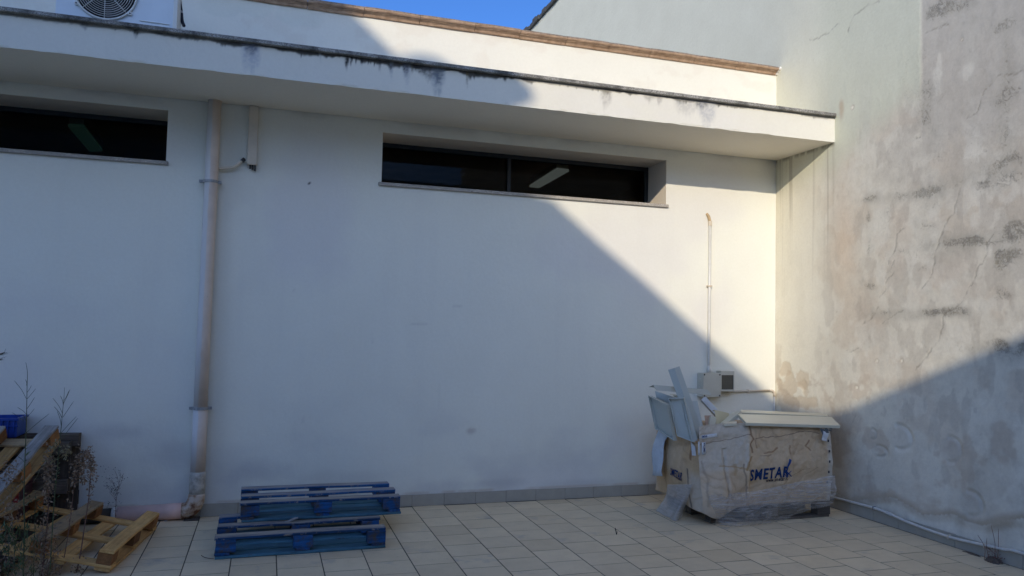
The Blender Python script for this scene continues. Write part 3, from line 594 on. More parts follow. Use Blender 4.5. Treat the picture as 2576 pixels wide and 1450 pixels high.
# cracks
def cr(ox, oy, sc, pts): return [rw((ox+x/sc)/1.58385, (oy+y/sc)/1.58385) for x, y in pts]
A_ = (3350, 600, 2.4164); B_ = (3350, 0, 2.4164); C_ = (3350, 1200, 2.4164); D_ = (3000, 0, 1.2083)
cracks = [cr(*A_, [(1135, 360), (1110, 480), (1090, 620), (990, 710), (970, 800), (940, 900), (900, 1000), (895, 1100), (860, 1220), (780, 1330)]), cr(*A_, [(610, 740), (535, 800), (530, 960), (460, 1050), (450, 1100)]), cr(*A_, [(515, 1060), (445, 1180)]), cr(*A_, [(505, 1180), (450, 1225), (430, 1330), (365, 1425)]),
          cr(*A_, [(1475, 810), (1400, 890), (1390, 1000), (1350, 1090), (1270, 1260), (1170, 1445)]), cr(*B_, [(1764, 680), (1500, 740), (1390, 860), (1300, 1090), (1200, 1150)]), cr(*B_, [(1000, 920), (930, 990)]), cr(*C_, [(345, 60), (310, 160), (200, 220)]), cr(*C_, [(590, 85), (500, 150), (390, 205)]), cr(*C_, [(1160, 15), (1100, 70), (1000, 120), (985, 230), (955, 340), (920, 410), (720, 660)]), cr(*C_, [(45, 475), (100, 470), (165, 465)]), cr(*C_, [(140, 1090), (110, 1180)]),
          cr(*D_, [(605, 8), (540, 35), (490, 70), (470, 110), (455, 155)]), cr(*D_, [(410, 120), (350, 170), (270, 200)]), cr(*B_, [(690, 1370), (760, 1330)]), cr(*B_, [(810, 320), (960, 265), (1040, 235)])]
for i, q in enumerate(cracks):
    d = seg_dist(Yg+0.05*(fbm(Yg*13, Zg*13, 170+i, 4)-.5), Zg+0.05*(fbm(Yg*13+9, Zg*13, 190+i, 4)-.5), q)
    m_ = sstep(.0085, .003, d)*(0.25+0.75*sstep(.35, .6, fine)); RC = blend(RC, 0.46*m_, (0.21, 0.19, 0.17)); relief -= 0.003*m_
relief += 0.003*(fbm(Yg*9, Zg*9, 155, 4)-.5)*sstep(-0.4, -1.2, Yg)
# paint step
relief += 0.004*paint
RP = np.stack([0.004*(fbm(Yg*.9, Zg*.9, 157)-.5)-relief, Yg, Zg], -1)
RP[..., 0] = np.minimum(RP[..., 0]+0.002, 0.02)
RC = RC*np.array([1.03, 1.00, 0.895])*(1+.14*sstep(1.9, .9, Zg)*sstep(-.9, -1.3, Yg))[..., None]  # also lightens the low shaded part of the wall in its colour
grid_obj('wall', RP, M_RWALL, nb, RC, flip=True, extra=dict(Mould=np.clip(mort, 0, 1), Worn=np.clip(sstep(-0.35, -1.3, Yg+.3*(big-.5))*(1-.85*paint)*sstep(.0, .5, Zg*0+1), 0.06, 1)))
MB().box((0.03, -14, 0), (6, 16, 8.28)).build('house_body', M_OPP, nb)
cm = MB(); n = 150
for i in range(n):
    y0 = -14+30*i/n; y1 = -14+30*(i+1)/n
    if 5 < y0 < 12: pass
    cm.box((-0.05+random.uniform(-.02, .02), y0, 8.30), (0.5, y1, 8.40+random.uniform(-.03, .04)))
cm.build('roof_capping', M_ROOFM, nb)
# its skirting
k0 = -1.1465
for i in range(-4, 16):
    y1 = k0-i*0.2914; y0 = y1-0.2914
    if y1 > 0.0: y1 = -0.013
    if y1-y0 < .03: continue
    MB().box((-.0115+random.gauss(0, .0006), y0+.0014, 0.001), (-.0005, y1-.0014, 0.102+random.gauss(0, .001))).build('skirting_tile', M_SKIRT, nb, bevel=0.0015)
MB().box((-.0060, -5.8, 0), (-.0003, -.013, 0.100)).build('skirting_grout', M_GROUT, nb)

# ---- house across the yard, behind the camera: its gable edge casts the shade
sil = [(-5.05, 4.90), (-4.601, 4.534), (-4.33, 4.30), (-4.24, 4.235), (-4.05, 4.30), (-3.85, 4.285), (-3.62, 4.17), (-2.84, 3.52), (-2.71, 3.40), (-2.75, 3.31), (-2.98, 3.20), (-3.0, 3.06), (-2.66, 2.985), (-2.163, 2.597), (-1.708, 2.27), (-1.239, 1.912), (-.755, 1.542), (-.256, 1.170), (.46, .575), (.62, .545), (1.133, .555), (1.606, .554)]
YC = 13.0
edge_pts = [(a-SUN_A*YC, b+SUN_S*YC) for a, b in sil]
opp = thing('house_across_the_yard', 'plain rendered house with a sloping roof across the yard, behind the viewer', 'building')
ap = edge_pts[0]
outline = [(ap[0]-9.0, 0.0), (ap[0]-9.0, ap[1]+0.02)] + edge_pts + [(4.0, edge_pts[-1][1]), (4.0, 0.0)]
m = MB(); n = len(outline)
m.add([(x_, -YC, z_) for x_, z_ in outline]+[(x_, -YC-0.09, z_) for x_, z_ in outline], [(i, (i+1) % n, n+(i+1) % n, n+i) for i in range(n)]+[tuple(range(n-1, -1, -1)), tuple(n+i for i in range(n))])
m.build('gable_wall', M_OPP, opp)
m = MB(); e0 = edge_pts[0]; e1 = edge_pts[-6]; l0 = outline[1]
for p0, p1 in ((l0, e0), (e0, e1)):
    m.add([(p0[0], -YC-.10, p0[1]-.3), (p1[0], -YC-.10, p1[1]-.3), (p1[0], -YC-8, p1[1]-.3), (p0[0], -YC-8, p0[1]-.3)], [(0, 1, 2, 3)])
m.build('roof', M_TERR, opp)

# ================================================================== THINGS ON THE MAIN WALL
# ---- downpipe
dp = thing('downpipe', 'beige plastic downpipe running down the white wall to a rusty elbow', 'pipe', (-5.856, -0.07, 0))
PXc, PYc, PR = -5.856, -0.072, 0.056
m = MB(); m.tube([(PXc+.008, PYc, ZS+.01), (PXc+.006, PYc, 2.9), (PXc, PYc, 1.6), (PXc-.001, PYc, 0.94)], PR, 24); m.build('upper_pipe', M_PIPE, dp, smooth=True, matrix=Matrix.Translation((-dp.location[0], -dp.location[1], 0)))
offm = Matrix.Translation((-dp.location[0], -dp.location[1], 0))
m = MB(); m.tube([(PXc, PYc, 0.945), (PXc, PYc, 0.365)], [0.0600, 0.0600], 24); m.build('lower_pipe', M_PIPE, dp, smooth=True, matrix=offm)
m = MB(); m.tube([(PXc, PYc, .40), (PXc, PYc, .36), (PXc, PYc, .28), (PXc, PYc, .19)], [.061, .0635, .0640, .0625], 24); m.build('plaster_collar', M_PATCH, dp, smooth=True, matrix=offm)
arc = [(PXc-.0-(.085-.085*math.cos(t)), PYc-.002, .20-.125*math.sin(t)) for t in np.linspace(0, math.pi/2, 9)]
m = MB(); m.tube([(PXc, PYc-.002, .215)]+arc+[(PXc-.115, PYc-.002, .075)], [.064, .067, .068, .069, .069, .069, .069, .069, .068, .067, .066], 24); m.build('rusty_elbow', M_RUST, dp, smooth=True, matrix=offm)
m = MB(); m.tube([(PXc-.10, PYc, .075), (PXc-.24, PYc, .073), (PXc-.241, PYc, .073), (PXc-.61, PYc, .068)], [.0665, .0665, .0645, .0640], 24); m.build('floor_pipe', M_PINKPIPE, dp, smooth=True, matrix=offm)
m = MB(); m.tube([(PXc-.60, PYc, .068), (PXc-.645, PYc, .068)], .0635, 20); m.build('pipe_collar', M_PVCW, dp, smooth=True, matrix=offm)
m = MB(); m.tube([(PXc-.645, PYc, .068), (PXc-1.9, PYc, .06)], .055, 20); m.build('dark_pipe_end', M_DARKPL, dp, smooth=True, matrix=offm)
for zc in (2.895, 0.937):
    m = MB(); m.tube([(PXc, PYc, zc-.012), (PXc, PYc, zc+.012)], .0635, 24)
    cl = m.build('pipe_clamp', M_ZINC, dp, smooth=False, matrix=offm)
    for s_ in (-1, 1):
        m = MB(); m.box((PXc+s_*.0635-(.028 if s_ < 0 else 0), PYc-.006, zc-.012), (PXc+s_*.0635+(.028 if s_ > 0 else 0), PYc+.006, zc+.012)); m.tube([(PXc+s_*.082, PYc-.012, zc), (PXc+s_*.082, PYc+.068, zc)], .006, 8)
        m.build('clamp_bolt', M_ZINC, cl)
m = MB(); m.box((PXc-.09, -.14, .002), (PXc+.03, -.02, .010)); m.build('dirt_at_elbow', M_SOIL, dp, matrix=offm)
# ---- cable trunking and bent conduit
tk = thing('cable_trunking', 'short upright beige plastic cable trunking below the canopy', 'trunking', (-5.52, -0.001, 3.35))
om = Matrix.Translation((5.52, .001, -3.35))
MB().box((-5.562, -.058, 3.078), (-5.480, -.001, ZS)).build('cover', M_PVC, tk, bevel=.005, matrix=om, seg=2)
m = MB(); [m.tube([(-5.535+.02*i, -.03, 3.08), (-5.535+.021*i, -.03, 3.045-.008*i)], .009, 8) for i in range(3)]; m.build('cable_ends', M_DARKPL, tk, matrix=om)
fc = MB().tube(smooth_path([(-5.81, -.05, 3.020), (-5.74, -.045, 3.030), (-5.68, -.045, 3.042), (-5.635, -.042, 3.075), (-5.605, -.035, 3.105)], 5), .0125, 10).build('bent_conduit', M_PVC, smooth=True)
tag(fc, 'thin bent grey conduit between the downpipe and the trunking', 'conduit')
MB().tube([(-5.607, -.036, 3.103), (-5.585, -.03, 3.128)], .018, 10).build('socket', M_DARKPL, fc)
# ---- conduit down to the junction box
vc = thing('upright_conduit', 'slim white upright conduit running down into the junction box', 'conduit')
pts = [(-.875, .004, 2.955), (-.868, -.014, 2.935), (-.860, -.024, 2.905), (-.855, -.030, 2.86)]
MB().tube(smooth_path(pts, 4), .0155, 10).build('foam_bend', M_BROWNFOAM, vc, smooth=True)
MB().tube([(-.853, -.03, 2.875), (-.853, -.03, 2.825)], .0205, 12).build('coupling', M_PVC, vc)
MB().tube([(-.853, -.03, 2.83), (-.853, -.03, 2.0), (-.854, -.03, 1.42), (-.855, -.032, 1.26)], .0165, 12).build('tube', M_PVCW, vc, smooth=True)
MB().box((-.878, -.048, 2.168), (-.829, -.001, 2.186)).build('clip', M_PVC, vc, bevel=.002)
MB().tube([(-.855, -.032, 1.33), (-.855, -.034, 1.256)], [.017, .028], 12).build('cone_gland', M_PVCW, vc, smooth=True)
jb = thing('junction_box', 'square cream electrical junction box under the upright conduit', 'box')
MB().box((-.978, -.100, 1.005), (-.762, -.002, 1.256)).build('body', M_BOX, jb, bevel=.006, seg=2)
lid = MB().box((-.980, -.122, 1.003), (-.760, -.1005, 1.258)).build('lid', M_BOX, jb, bevel=.005, seg=2)
for x_, z_ in ((-.962, 1.240), (-.778, 1.240), (-.962, 1.021), (-.778, 1.021)):
    MB().tube([(x_, -.1235, z_), (x_, -.119, z_)], .009, 10).build('screw', M_DARKPL, lid)
for z_ in (1.09, 1.18): MB().tube([(-.982, -.05, z_), (-.970, -.05, z_)], .021, 14).build('knockout', M_BOX, jb)
bk = thing('breaker_box', 'small cream breaker box with smoked window beside the junction box', 'box')
MB().box((-.752, -.088, 1.062), (-.588, -.002, 1.278)).build('body', M_BOX, bk, bevel=.006, seg=2)
wf = MB(); wf.box((-.752, -.104, 1.235), (-.588, -.0885, 1.278)); wf.box((-.752, -.104, 1.062), (-.588, -.0885, 1.083)); wf.box((-.752, -.1035, 1.083), (-.742, -.0885, 1.235)); wf.box((-.598, -.1035, 1.083), (-.588, -.0885, 1.235)); wf.build('window_frame', M_BOX, bk, bevel=.002)
MB().box((-.742, -.0985, 1.083), (-.598, -.0945, 1.235)).build('smoked_window', m_plain('smoked_window', (0.085, 0.085, 0.07), .25, .15), bk)
for z_ in (1.11, 1.135, 1.16, 1.185, 1.21): MB().box((-.613, -.1005, z_-.006), (-.603, -.0988, z_+.006)).build('latch_tab', M_DARKPL, bk)
hc = thing('corner_conduit', 'thin cream conduit running from the breaker box into the corner', 'conduit')
MB().tube([(-.625, -.022, 1.053), (-.35, -.022, 1.060), (-.085, -.022, 1.066)], .0105, 10).build('level_tube', M_PVC, hc, smooth=True)
MB().tube([(-.088, -.022, 1.066)]+[(-.07+.04*math.sin(t), -.024, 1.026+.04*math.cos(t)) for t in np.linspace(0, math.pi/2, 6)]+[(-.030, -.024, 1.0)], .0128, 10).build('elbow', M_PVC, hc, smooth=True)
MB().tube([(-.030, -.024, 1.005), (-.028, -.024, 0.10)], .0105, 10).build('upright_tube', M_PVCW, hc, smooth=True)
for x_ in (-.36, -.60): MB().box((x_-.008, -.038, 1.042), (x_+.008, -.001, 1.076)).build('clip', M_PVC, hc, bevel=.002)
# ---- conduit along the right wall
rc = thing('skirting_conduit', 'white plastic conduit sagging along the grey skirting of the stained wall', 'conduit')
pp = []
for x_, y_ in [(120, 258), (380, 328), (650, 400), (830, 465), (1000, 545), (1300, 665), (1610, 770), (1850, 830), (2080, 880), (2330, 935), (2576, 985)]:
    q = px((3280+x_/3.22)/1.58385, (1900+y_/3.22)/1.58385, 0, -.030); pp.append(q)
pp = [pp[0]+np.array([0, .75, .002])]+pp+[pp[-1]+np.array([0, -.9, -.006])]
pp[0][1] = -0.06
MB().tube(smooth_path(pp, 5), .0115, 10).build('tube', M_PVCW, rc, smooth=True)
q = [np.array(p) for p in pp]
MB().tube([q[4]-(q[4]-q[3])*.25, q[4]+(q[5]-q[4])*.25], .0150, 10).build('sleeve', M_PVCW, rc)
for i_ in (3, 7, 9):
    c_ = q[i_]; MB().box((-.046, c_[1]-.007, c_[2]-.016), (-.0125, c_[1]+.007, c_[2]+.016)).build('clip', M_PVC if i_ != 3 else M_ZINC, rc, bevel=.002)

# ---- air conditioner on the canopy
AX0, AX1, AY0, AY1, AZ0, AZ1 = -6.930, -6.098, -0.80, -0.50, 3.915, 4.48
ac = thing('air_conditioner', 'pale grey air conditioner outdoor unit with round fan grille on the canopy', 'air conditioner', ((AX0+AX1)/2, (AY0+AY1)/2, AZ0))
om = Matrix.Translation((-(AX0+AX1)/2, -(AY0+AY1)/2, -AZ0))
fxc, fzc, fr_ = -6.600, 4.165, 0.212
fp = MB(); nseg = 48; ring_in = [(fxc+fr_*math.cos(t), AY0, fzc+fr_*math.sin(t)) for t in np.linspace(0, 2*math.pi, nseg, endpoint=False)]
def sq(t):
    c_, s_ = math.cos(t), math.sin(t); k_ = 1e9
    if c_ > 1e-9: k_ = min(k_, (AX1-fxc)/c_)
    if c_ < -1e-9: k_ = min(k_, (AX0-fxc)/c_)
    if s_ > 1e-9: k_ = min(k_, (AZ1-fzc)/s_)
    if s_ < -1e-9: k_ = min(k_, (AZ0-fzc)/s_)
    return (fxc+k_*c_, AY0, fzc+k_*s_)
ts = list(np.linspace(0, 2*math.pi, nseg, endpoint=False)); cor_t = [math.atan2(z_-fzc, x_-fxc) % (2*math.pi) for x_ in (AX0, AX1) for z_ in (AZ0, AZ1)]
ts = sorted(ts+cor_t); n = len(ts)
fp.add([(fxc+fr_*math.cos(t), AY0, fzc+fr_*math.sin(t)) for t in ts]+[sq(t) for t in ts]+[(fxc+fr_*math.cos(t), AY0+.06, fzc+fr_*math.sin(t)) for t in ts], [(i, n+i, n+(i+1) % n, (i+1) % n) for i in range(n)]+[(i, (i+1) % n, 2*n+(i+1) % n, 2*n+i) for i in range(n)])
fp.add([(AX0, AY0, AZ0), (AX1, AY0, AZ0), (AX1, AY1, AZ0), (AX0, AY1, AZ0), (AX0, AY0, AZ1), (AX1, AY0, AZ1), (AX1, AY1, AZ1), (AX0, AY1, AZ1)], [(0, 3, 2, 1), (4, 5, 6, 7), (1, 2, 6, 5), (2, 3, 7, 6), (3, 0, 4, 7)])
body = fp.build('casing', M_ACW, ac, matrix=om)
MB().box((AX1-.028, AY0-.004, AZ0+.002), (AX1+.004, AY1-.02, AZ1)).build('corner_trim', M_ACGR, ac, bevel=.004, matrix=om)
m = MB(); m.add([(fxc, AY0+.11, fzc)]+[(fxc+.21*math.cos(t), AY0+.11, fzc+.21*math.sin(t)) for t in ts], [(0, i+1, (i+1) % n+1) for i in range(n)]); m.build('dark_recess_disc', M_BLACK, ac, matrix=om)  # flat black disc, the recess's darkness put in as colour
fan = MB()
for b_ in range(3):
    t0 = b_*2*math.pi/3+.4; vv = []
    for j in range(6):
        for r_ in (.045, .19): t = t0+j*.22; vv.append((fxc+r_*math.cos(t), AY0+.095-.010*j, fzc+r_*math.sin(t)))
    fan.add(vv, [(2*j, 2*j+1, 2*j+3, 2*j+2) for j in range(5)])
fan.tube([(fxc, AY0+.10, fzc), (fxc, AY0+.03, fzc)], .045, 16); fan.build('fan', M_DARKPL, ac, matrix=om)
gr = MB(); yg = AY0-.012
for i_ in range(11):
    r_ = .035+.0158*i_; gr.tube([(fxc+r_*math.cos(t), yg-.004*(1-(r_/.21)**2), fzc+r_*math.sin(t)) for t in np.linspace(0, 2*math.pi, 40)], .0021, 5, False)
for t in np.linspace(0, 2*math.pi, 8, endpoint=False)+math.pi/2:
    gr.tube([(fxc+r_*math.cos(t), yg-.003, fzc+r_*math.sin(t)) for r_ in (.03, .12, .213)], .0028, 5)
gr.tube([(fxc+.217*math.cos(t), yg+.002, fzc+.217*math.sin(t)) for t in np.linspace(0, 2*math.pi, 56)], .0085, 8, False)
grl = gr.build('fan_grille', M_ACGR, ac, smooth=True, matrix=om)
for t in (-math.pi/2, -math.pi/2+.86, -math.pi/2-1.0, math.pi/2, math.pi/2-.9, math.pi/2+.9):
    c_ = (fxc+.229*math.cos(t), yg, fzc+.229*math.sin(t)); lug = MB().tube([(c_[0], yg-.006, c_[2]), (c_[0], AY0, c_[2])], .014, 12).build('screw_lug', M_ACGR, ac, matrix=om)
    MB().tube([(c_[0], yg-.0085, c_[2]), (c_[0], yg-.005, c_[2])], .006, 8).build('screw', M_DARKPL, lug)
m = MB(); m.tube([(-6.36, AY0-.003, 3.975), (-6.15, AY0-.003, 3.972)], .004, 6); m.build('pressed_groove', M_ACGR, ac, matrix=om)
for x_ in (-6.82, -6.22): MB().box((x_-.05, AY0+.01, ZC+.033), (x_+.05, AY1-.01, AZ0-.001)).build('foot', M_DARKPL, ac, matrix=om)
cb = MB(); cp = [px(449, -30, 1, -.62), px(452, 5, 1, -.62), px(456, 30, 1, -.60), px(458, 52, 1, -.59), px(463, 66, 1, -.60)]
cb.tube(smooth_path(cp, 5), .013, 8); pc = cb.build('insulated_pipe', M_INSUL, smooth=True); tag(pc, 'dark taped pipe hanging beside the air conditioner', 'pipe')
c2 = MB(); zc_ = ZC+.047
q0 = px(452, 76, 1, -.74); q1 = px(500, 80, 1, -.72)
c2.tube(smooth_path([(-6.09, -.62, zc_+.05), (-6.06, -.66, zc_+.035), (-6.01, -.71, zc_+.03), (-5.95, -.74, zc_+.022), (-5.88, -.75, zc_+.012)], 5), .016, 8)
c2.tube(smooth_path([(-6.10, -.66, zc_+.015), (-6.03, -.72, zc_+.04), (-5.96, -.70, zc_+.01), (-5.86, -.68, zc_)], 5), .014, 8)
tag(c2.build('coiled_cable', M_DARKPL, smooth=True), 'black cables lying on the canopy edge beside the air conditioner', 'cable')

# ================================================================== PALLETS
def board_mesh(L, Wd, T, mat, seed, name, rough=1.0):
    r = random.Random(seed); c_ = min(.004, T*.2); rings = 5; vv = []
    x = [0, L*.28, L*.5, L*.74, L]
    for i in range(rings):
        dy0, dy1 = (r.gauss(0, .002)*rough for _ in range(2)); dz = r.gauss(0, .0012)*rough; ex = r.gauss(0, .003)*rough if i in (0, rings-1) else 0
        y0, y1, z0, z1 = dy0, Wd+dy1, dz, T+dz
        vv += [(x[i]+ex, y0+c_, z0), (x[i]+ex, y1-c_, z0), (x[i], y1, z0+c_), (x[i], y1, z1-c_), (x[i]+ex*.6, y1-c_, z1), (x[i]+ex*.6, y0+c_, z1), (x[i], y0, z1-c_), (x[i], y0, z0+c_)]
    ff = [(i*8+j, i*8+(j+1) % 8, (i+1)*8+(j+1) % 8, (i+1)*8+j) for i in range(rings-1) for j in range(8)]
    ff = [q[::-1] for q in ff] + [tuple(range(8)), tuple((rings-1)*8+j for j in range(7, -1, -1))]
    return mesh_data(name, vv, ff, mat)
def pallet(label, M, L, Wd, H, mats, group=None, seed=0, flip=True, name='wooden_pallet', ndeck=5, sk=0.10, rough=1.0, deckw=0.115):
    """upturned pallet: deck boards below, cross stringers, nine blocks, three runners on top. local x along the runners, y across"""
    root = thing(name, label, 'pallet', group=group, matrix=M); r = random.Random(seed)
    tb = 0.021; bh = H-3*tb
    lay = {'deck': 0.0, 'str': tb, 'blk': 2*tb, 'run': 2*tb+bh}
    if not flip: lay = {'run': 0.0, 'blk': tb, 'str': tb+bh, 'deck': 2*tb+bh}
    dk = [board_mesh(L, deckw, tb-.0006, mats['deck'], seed+1+q, 'deck_board', rough) for q in range(2)]
    for i in range(ndeck):
        y = (Wd-deckw)*i/(ndeck-1); o = place('deck_board', dk[i % 2], root); o.location = (r.gauss(0, .003), y, lay['deck']); o.rotation_euler = (0, 0, r.gauss(0, .003))
    ms = board_mesh(Wd, sk, tb-.0006, mats['str'], seed+5, 'stringer_board', rough)
    for i, x in enumerate((0, (L-sk)/2, L-sk)):
        o = place('stringer_board', ms, root); o.matrix_local = Matrix.Translation((x+sk, 0, lay['str'])) @ Matrix.Rotation(math.pi/2, 4, 'Z')
    bl = 0.135; mb_ = [board_mesh(bl, sk*.96, bh-.0008, mats['block'], seed+7+q, 'block', .8) for q in range(2)]
    for i, x in enumerate((0, (L-bl)/2, L-bl)):
        for j, y in enumerate((0, (Wd-sk)/2, Wd-sk)):
            o = place('block', mb_[(i+j) % 2], root); o.location = (x+r.gauss(0, .003), y+r.gauss(0, .003)+.002, lay['blk']); o.rotation_euler = (0, 0, r.gauss(0, .02))
    for j, y in enumerate((0, (Wd-sk)/2, Wd-sk)):
        mr_ = board_mesh(L, sk, tb, mats['run'][j % len(mats['run'])], seed+11+j, 'runner_board', rough*1.3)
        o = place('runner_board', mr_, root); o.location = (r.gauss(0, .004), y, lay['run']); o.rotation_euler = (0, 0, r.gauss(0, .004))
    return root
TR = Matrix.Translation
blue = dict(deck=M_BLUED, str=M_BLUE, block=M_BLUE, run=[M_BLUEW])
pallet('worn blue wooden pallet on the tiles, under another blue pallet', TR((-5.632, -1.318, 0.001)) @ Matrix.Rotation(.013, 4, 'Z'), 1.205, 0.70, .156, blue, 'blue pallets', 3)
pallet('bright blue wooden pallet lying on top of another blue pallet', TR((-5.478, -.945, .1585)) @ Matrix.Rotation(.020, 4, 'Z'), 1.222, 0.62, .146, blue, 'blue pallets', 23)
# splintered board end of the upper blue pallet
sp = MB(); a = Vector(px(700, 1323, 1, -.99)); b = Vector(px(740, 1308, 1, -.97)); sp.add([a, a+Vector((.02, 0, .004)), b+Vector((.03, 0, .01)), b, a+Vector((0, .01, .006)), a+Vector((.02, .01, .008)), b+Vector((.03, .02, .016)), b+Vector((0, .02, .012))], [(0, 1, 2, 3), (7, 6, 5, 4), (0, 4, 5, 1), (1, 5, 6, 2), (2, 6, 7, 3), (3, 7, 4, 0)])
tag(sp.build('wood_splinter', M_GREY), 'pale wood splinter sticking out between the blue pallets', 'splinter')
# tan pallet tilted up at its left side
th = 0.205; c_, s_ = math.cos(th), math.sin(th)
ex = Vector((.991*c_, -.134*c_, -s_)); ey = Vector((.134, .991, 0)); ez = ex.cross(ey)
F1 = Vector((-6.099, -.412, .146)); Lt, Wt, Ht = 1.075, .955, .142
# local x along the runners (towards the viewer), y across (to the left)
lx, ly, lz = -ey, ex, ez
O = F1 - ez*Ht - ex*Wt
Mt = Matrix(((lx.x, ly.x, lz.x, O.x), (lx.y, ly.y, lz.y, O.y), (lx.z, ly.z, lz.z, O.z), (0, 0, 0, 1)))
pallet('raw pine pallet lying tilted on the tiles beside the blue pallets', Mt, Lt, Wt, Ht, dict(deck=M_RAW, str=M_RAW, block=M_RAWB, run=[M_RAWG, M_RAWG, M_RAW]), None, 41, ndeck=4, deckw=.10)
# dark pallets standing on edge against the wall
dark = dict(deck=M_DARKW, str=M_DARKW, block=M_DARKW, run=[M_DARKW])
for i, (y_, x1_, hh) in enumerate(((-.152, -6.765, .74), (-.302, -6.80, .70))):
    Mu = TR((x1_-1.2, y_+.142, 0.002)) @ Matrix.Rotation(math.pi/2, 4, 'X')
    pallet(('dark old pallet standing on edge, flat against the white wall', 'dark old pallet standing on edge in front of another dark pallet')[i], Mu, 1.2, hh, .142, dark if i == 0 else dict(deck=M_OLDW, str=M_DARKW, block=M_OLDW, run=[M_OLDW]), 'dark pallets on edge', 61+i*20, name='upright_pallet')
# dark pallet lying flat under the tilted one
pallet('dark pallet lying flat under the raised side of the pine pallet', TR((-8.05, -1.50, .001)), 1.15, .95, .118, dark, None, 101, rough=.7)
# weathered pallet leaning on the dark ones
a = Vector(px(148, 1072, 1, -.42)); b = Vector(px(8, 1232, 1, -1.22))
dl = (b-a).normalized(); rt_ = Vector((1, -.10, .03)); rt_ = (rt_-dl*rt_.dot(dl)).normalized(); up_ = rt_.cross(-dl).normalized()
if up_.z < 0: up_ = -up_
lx, ly, lz = dl, rt_, dl.cross(rt_)
O = a - lz*.146 - rt_*.86
Ml = Matrix(((lx.x, ly.x, lz.x, O.x), (lx.y, ly.y, lz.y, O.y), (lx.z, ly.z, lz.z, O.z), (0, 0, 0, 1)))
pallet('weathered grey pallet leaning steeply on the dark pallets by the wall', Ml, 1.10, .86, .146, dict(deck=M_RAW, str=M_RAWG, block=M_RAWB, run=[M_GREY]), None, 121, ndeck=4, deckw=.105, rough=1.6, name='leaning_pallet')
# blue crate on the upright pallets
bc = thing('blue_crate', 'small blue ribbed plastic crate behind the leaning grey pallet', 'crate', (-7.25, -.16, .745))
om = TR((7.25, .16, -.745)); q = MB(); x0, x1, y0, y1, z0, z1 = -7.53, -7.165, -.285, -.03, .746, .895
q.box((x0+.004, y0+.004, z0), (x1-.004, y1-.004, z0+.008)); q.box((x0, y0, z0+.008), (x1, y0+.006, z1)); q.box((x0, y1-.006, z0+.008), (x1, y1, z1)); q.box((x0, y0+.006, z0+.008), (x0+.006, y1-.006, z1)); q.box((x1-.006, y0+.006, z0+.008), (x1, y1-.006, z1))
q.build('shell', M_BLUEPL, bc, matrix=om)
rb = MB()
for i in range(9): xx = x0+.02+i*(x1-x0-.04)/8; rb.box((xx-.004, y0-.010, z0+.02), (xx+.004, y0-.0005, z1-.02))
rb.box((x0-.012, y0-.014, z1-.018), (x1+.012, y0-.0003, z1)); rb.box((x0-.011, y0-.012, z1-.065), (x1+.011, y0-.0003, z1-.058)); rb.box((x1+.0003, y0, z1-.018), (x1+.012, y1, z1))
rb.build('ribs_and_rim', M_BLUEPL, bc, matrix=om)
# maroon crate with red side in the gap
mr_ = thing('maroon_crate', 'dark maroon plastic crate with a red strip under the leaning pallet', 'crate', (-7.2, -.55, .0))
om = TR((7.2, .55, 0)); q0 = px(80, 1192, 1, -.66); q1 = px(40, 1228, 1, -.66)
MB().box((-7.42, -.70, .122), (-7.02, -.335, .50)).build('body', M_MAROON, mr_, bevel=.012, matrix=om, seg=2)
MB().box((-7.43, -.706, .40), (-7.012, -.330, .425)).build('rim', M_MAROON, mr_, bevel=.004, matrix=om)
MB().box((-7.05, -.712, .25), (-7.018, -.7005, .49)).build('red_strip', M_RED, mr_, bevel=.003, matrix=om)

# ================================================================== CARDBOARD CONTAINER ON A PALLET
BX0, BX1, BY0, BY1, BZ0 = -1.685, -0.305, -1.220, -0.440, 0.146
pallet('old brown wooden pallet under the stained cardboard container', TR((-1.56, -1.215, .001)), 1.26, .78, .144, dict(deck=M_OLDW, str=M_OLDW, block=M_OLDW, run=[M_OLDW]), None, 141, flip=False)
box = thing('cardboard_container', 'large water-stained cardboard container with blue lettering, full of metal profiles', 'container', ((BX0+BX1)/2, (BY0+BY1)/2, BZ0))
bom = TR((-(BX0+BX1)/2, -(BY0+BY1)/2, -BZ0))
def panel(name, nu, nv, fn, colfn, th=.006, mat=M_CARD):
    U, V = np.meshgrid(np.linspace(0, 1, nu), np.linspace(0, 1, nv), indexing='ij')
    P = fn(U, V); o = grid_obj(name, P, mat, box, colfn(U, V, P)); o.matrix_local = bom
    md = o.modifiers.new('thickness', 'SOLIDIFY'); md.thickness = th; md.offset = 0
    return o
def stain_cols(U, V, P, sx, seed, white):
    x = U*sx; z = V*.68
    C = np.ones(U.shape+(3,))*np.array([0.55, 0.38, 0.215])
    C = blend(C, sstep(.42, .62, fbm(x*2.2, z*2.2, seed, 4)), (0.60, 0.45, 0.29))
    C = blend(C, white, (0.56, 0.52, 0.44))
    f = fbm(x*2.4+5, z*2.6, seed+5, 4)
    for lv in (.40, .50, .60):
        C = blend(C, .28*np.exp(-((f-lv)/.014)**2)*sstep(.45, .6, fbm(x*3, z*3, seed+9)), (0.27, 0.15, 0.075))
        C = blend(C, .28*sstep(lv-.06, lv, f)*(f < lv), (0.42, 0.32, 0.22))
    return C
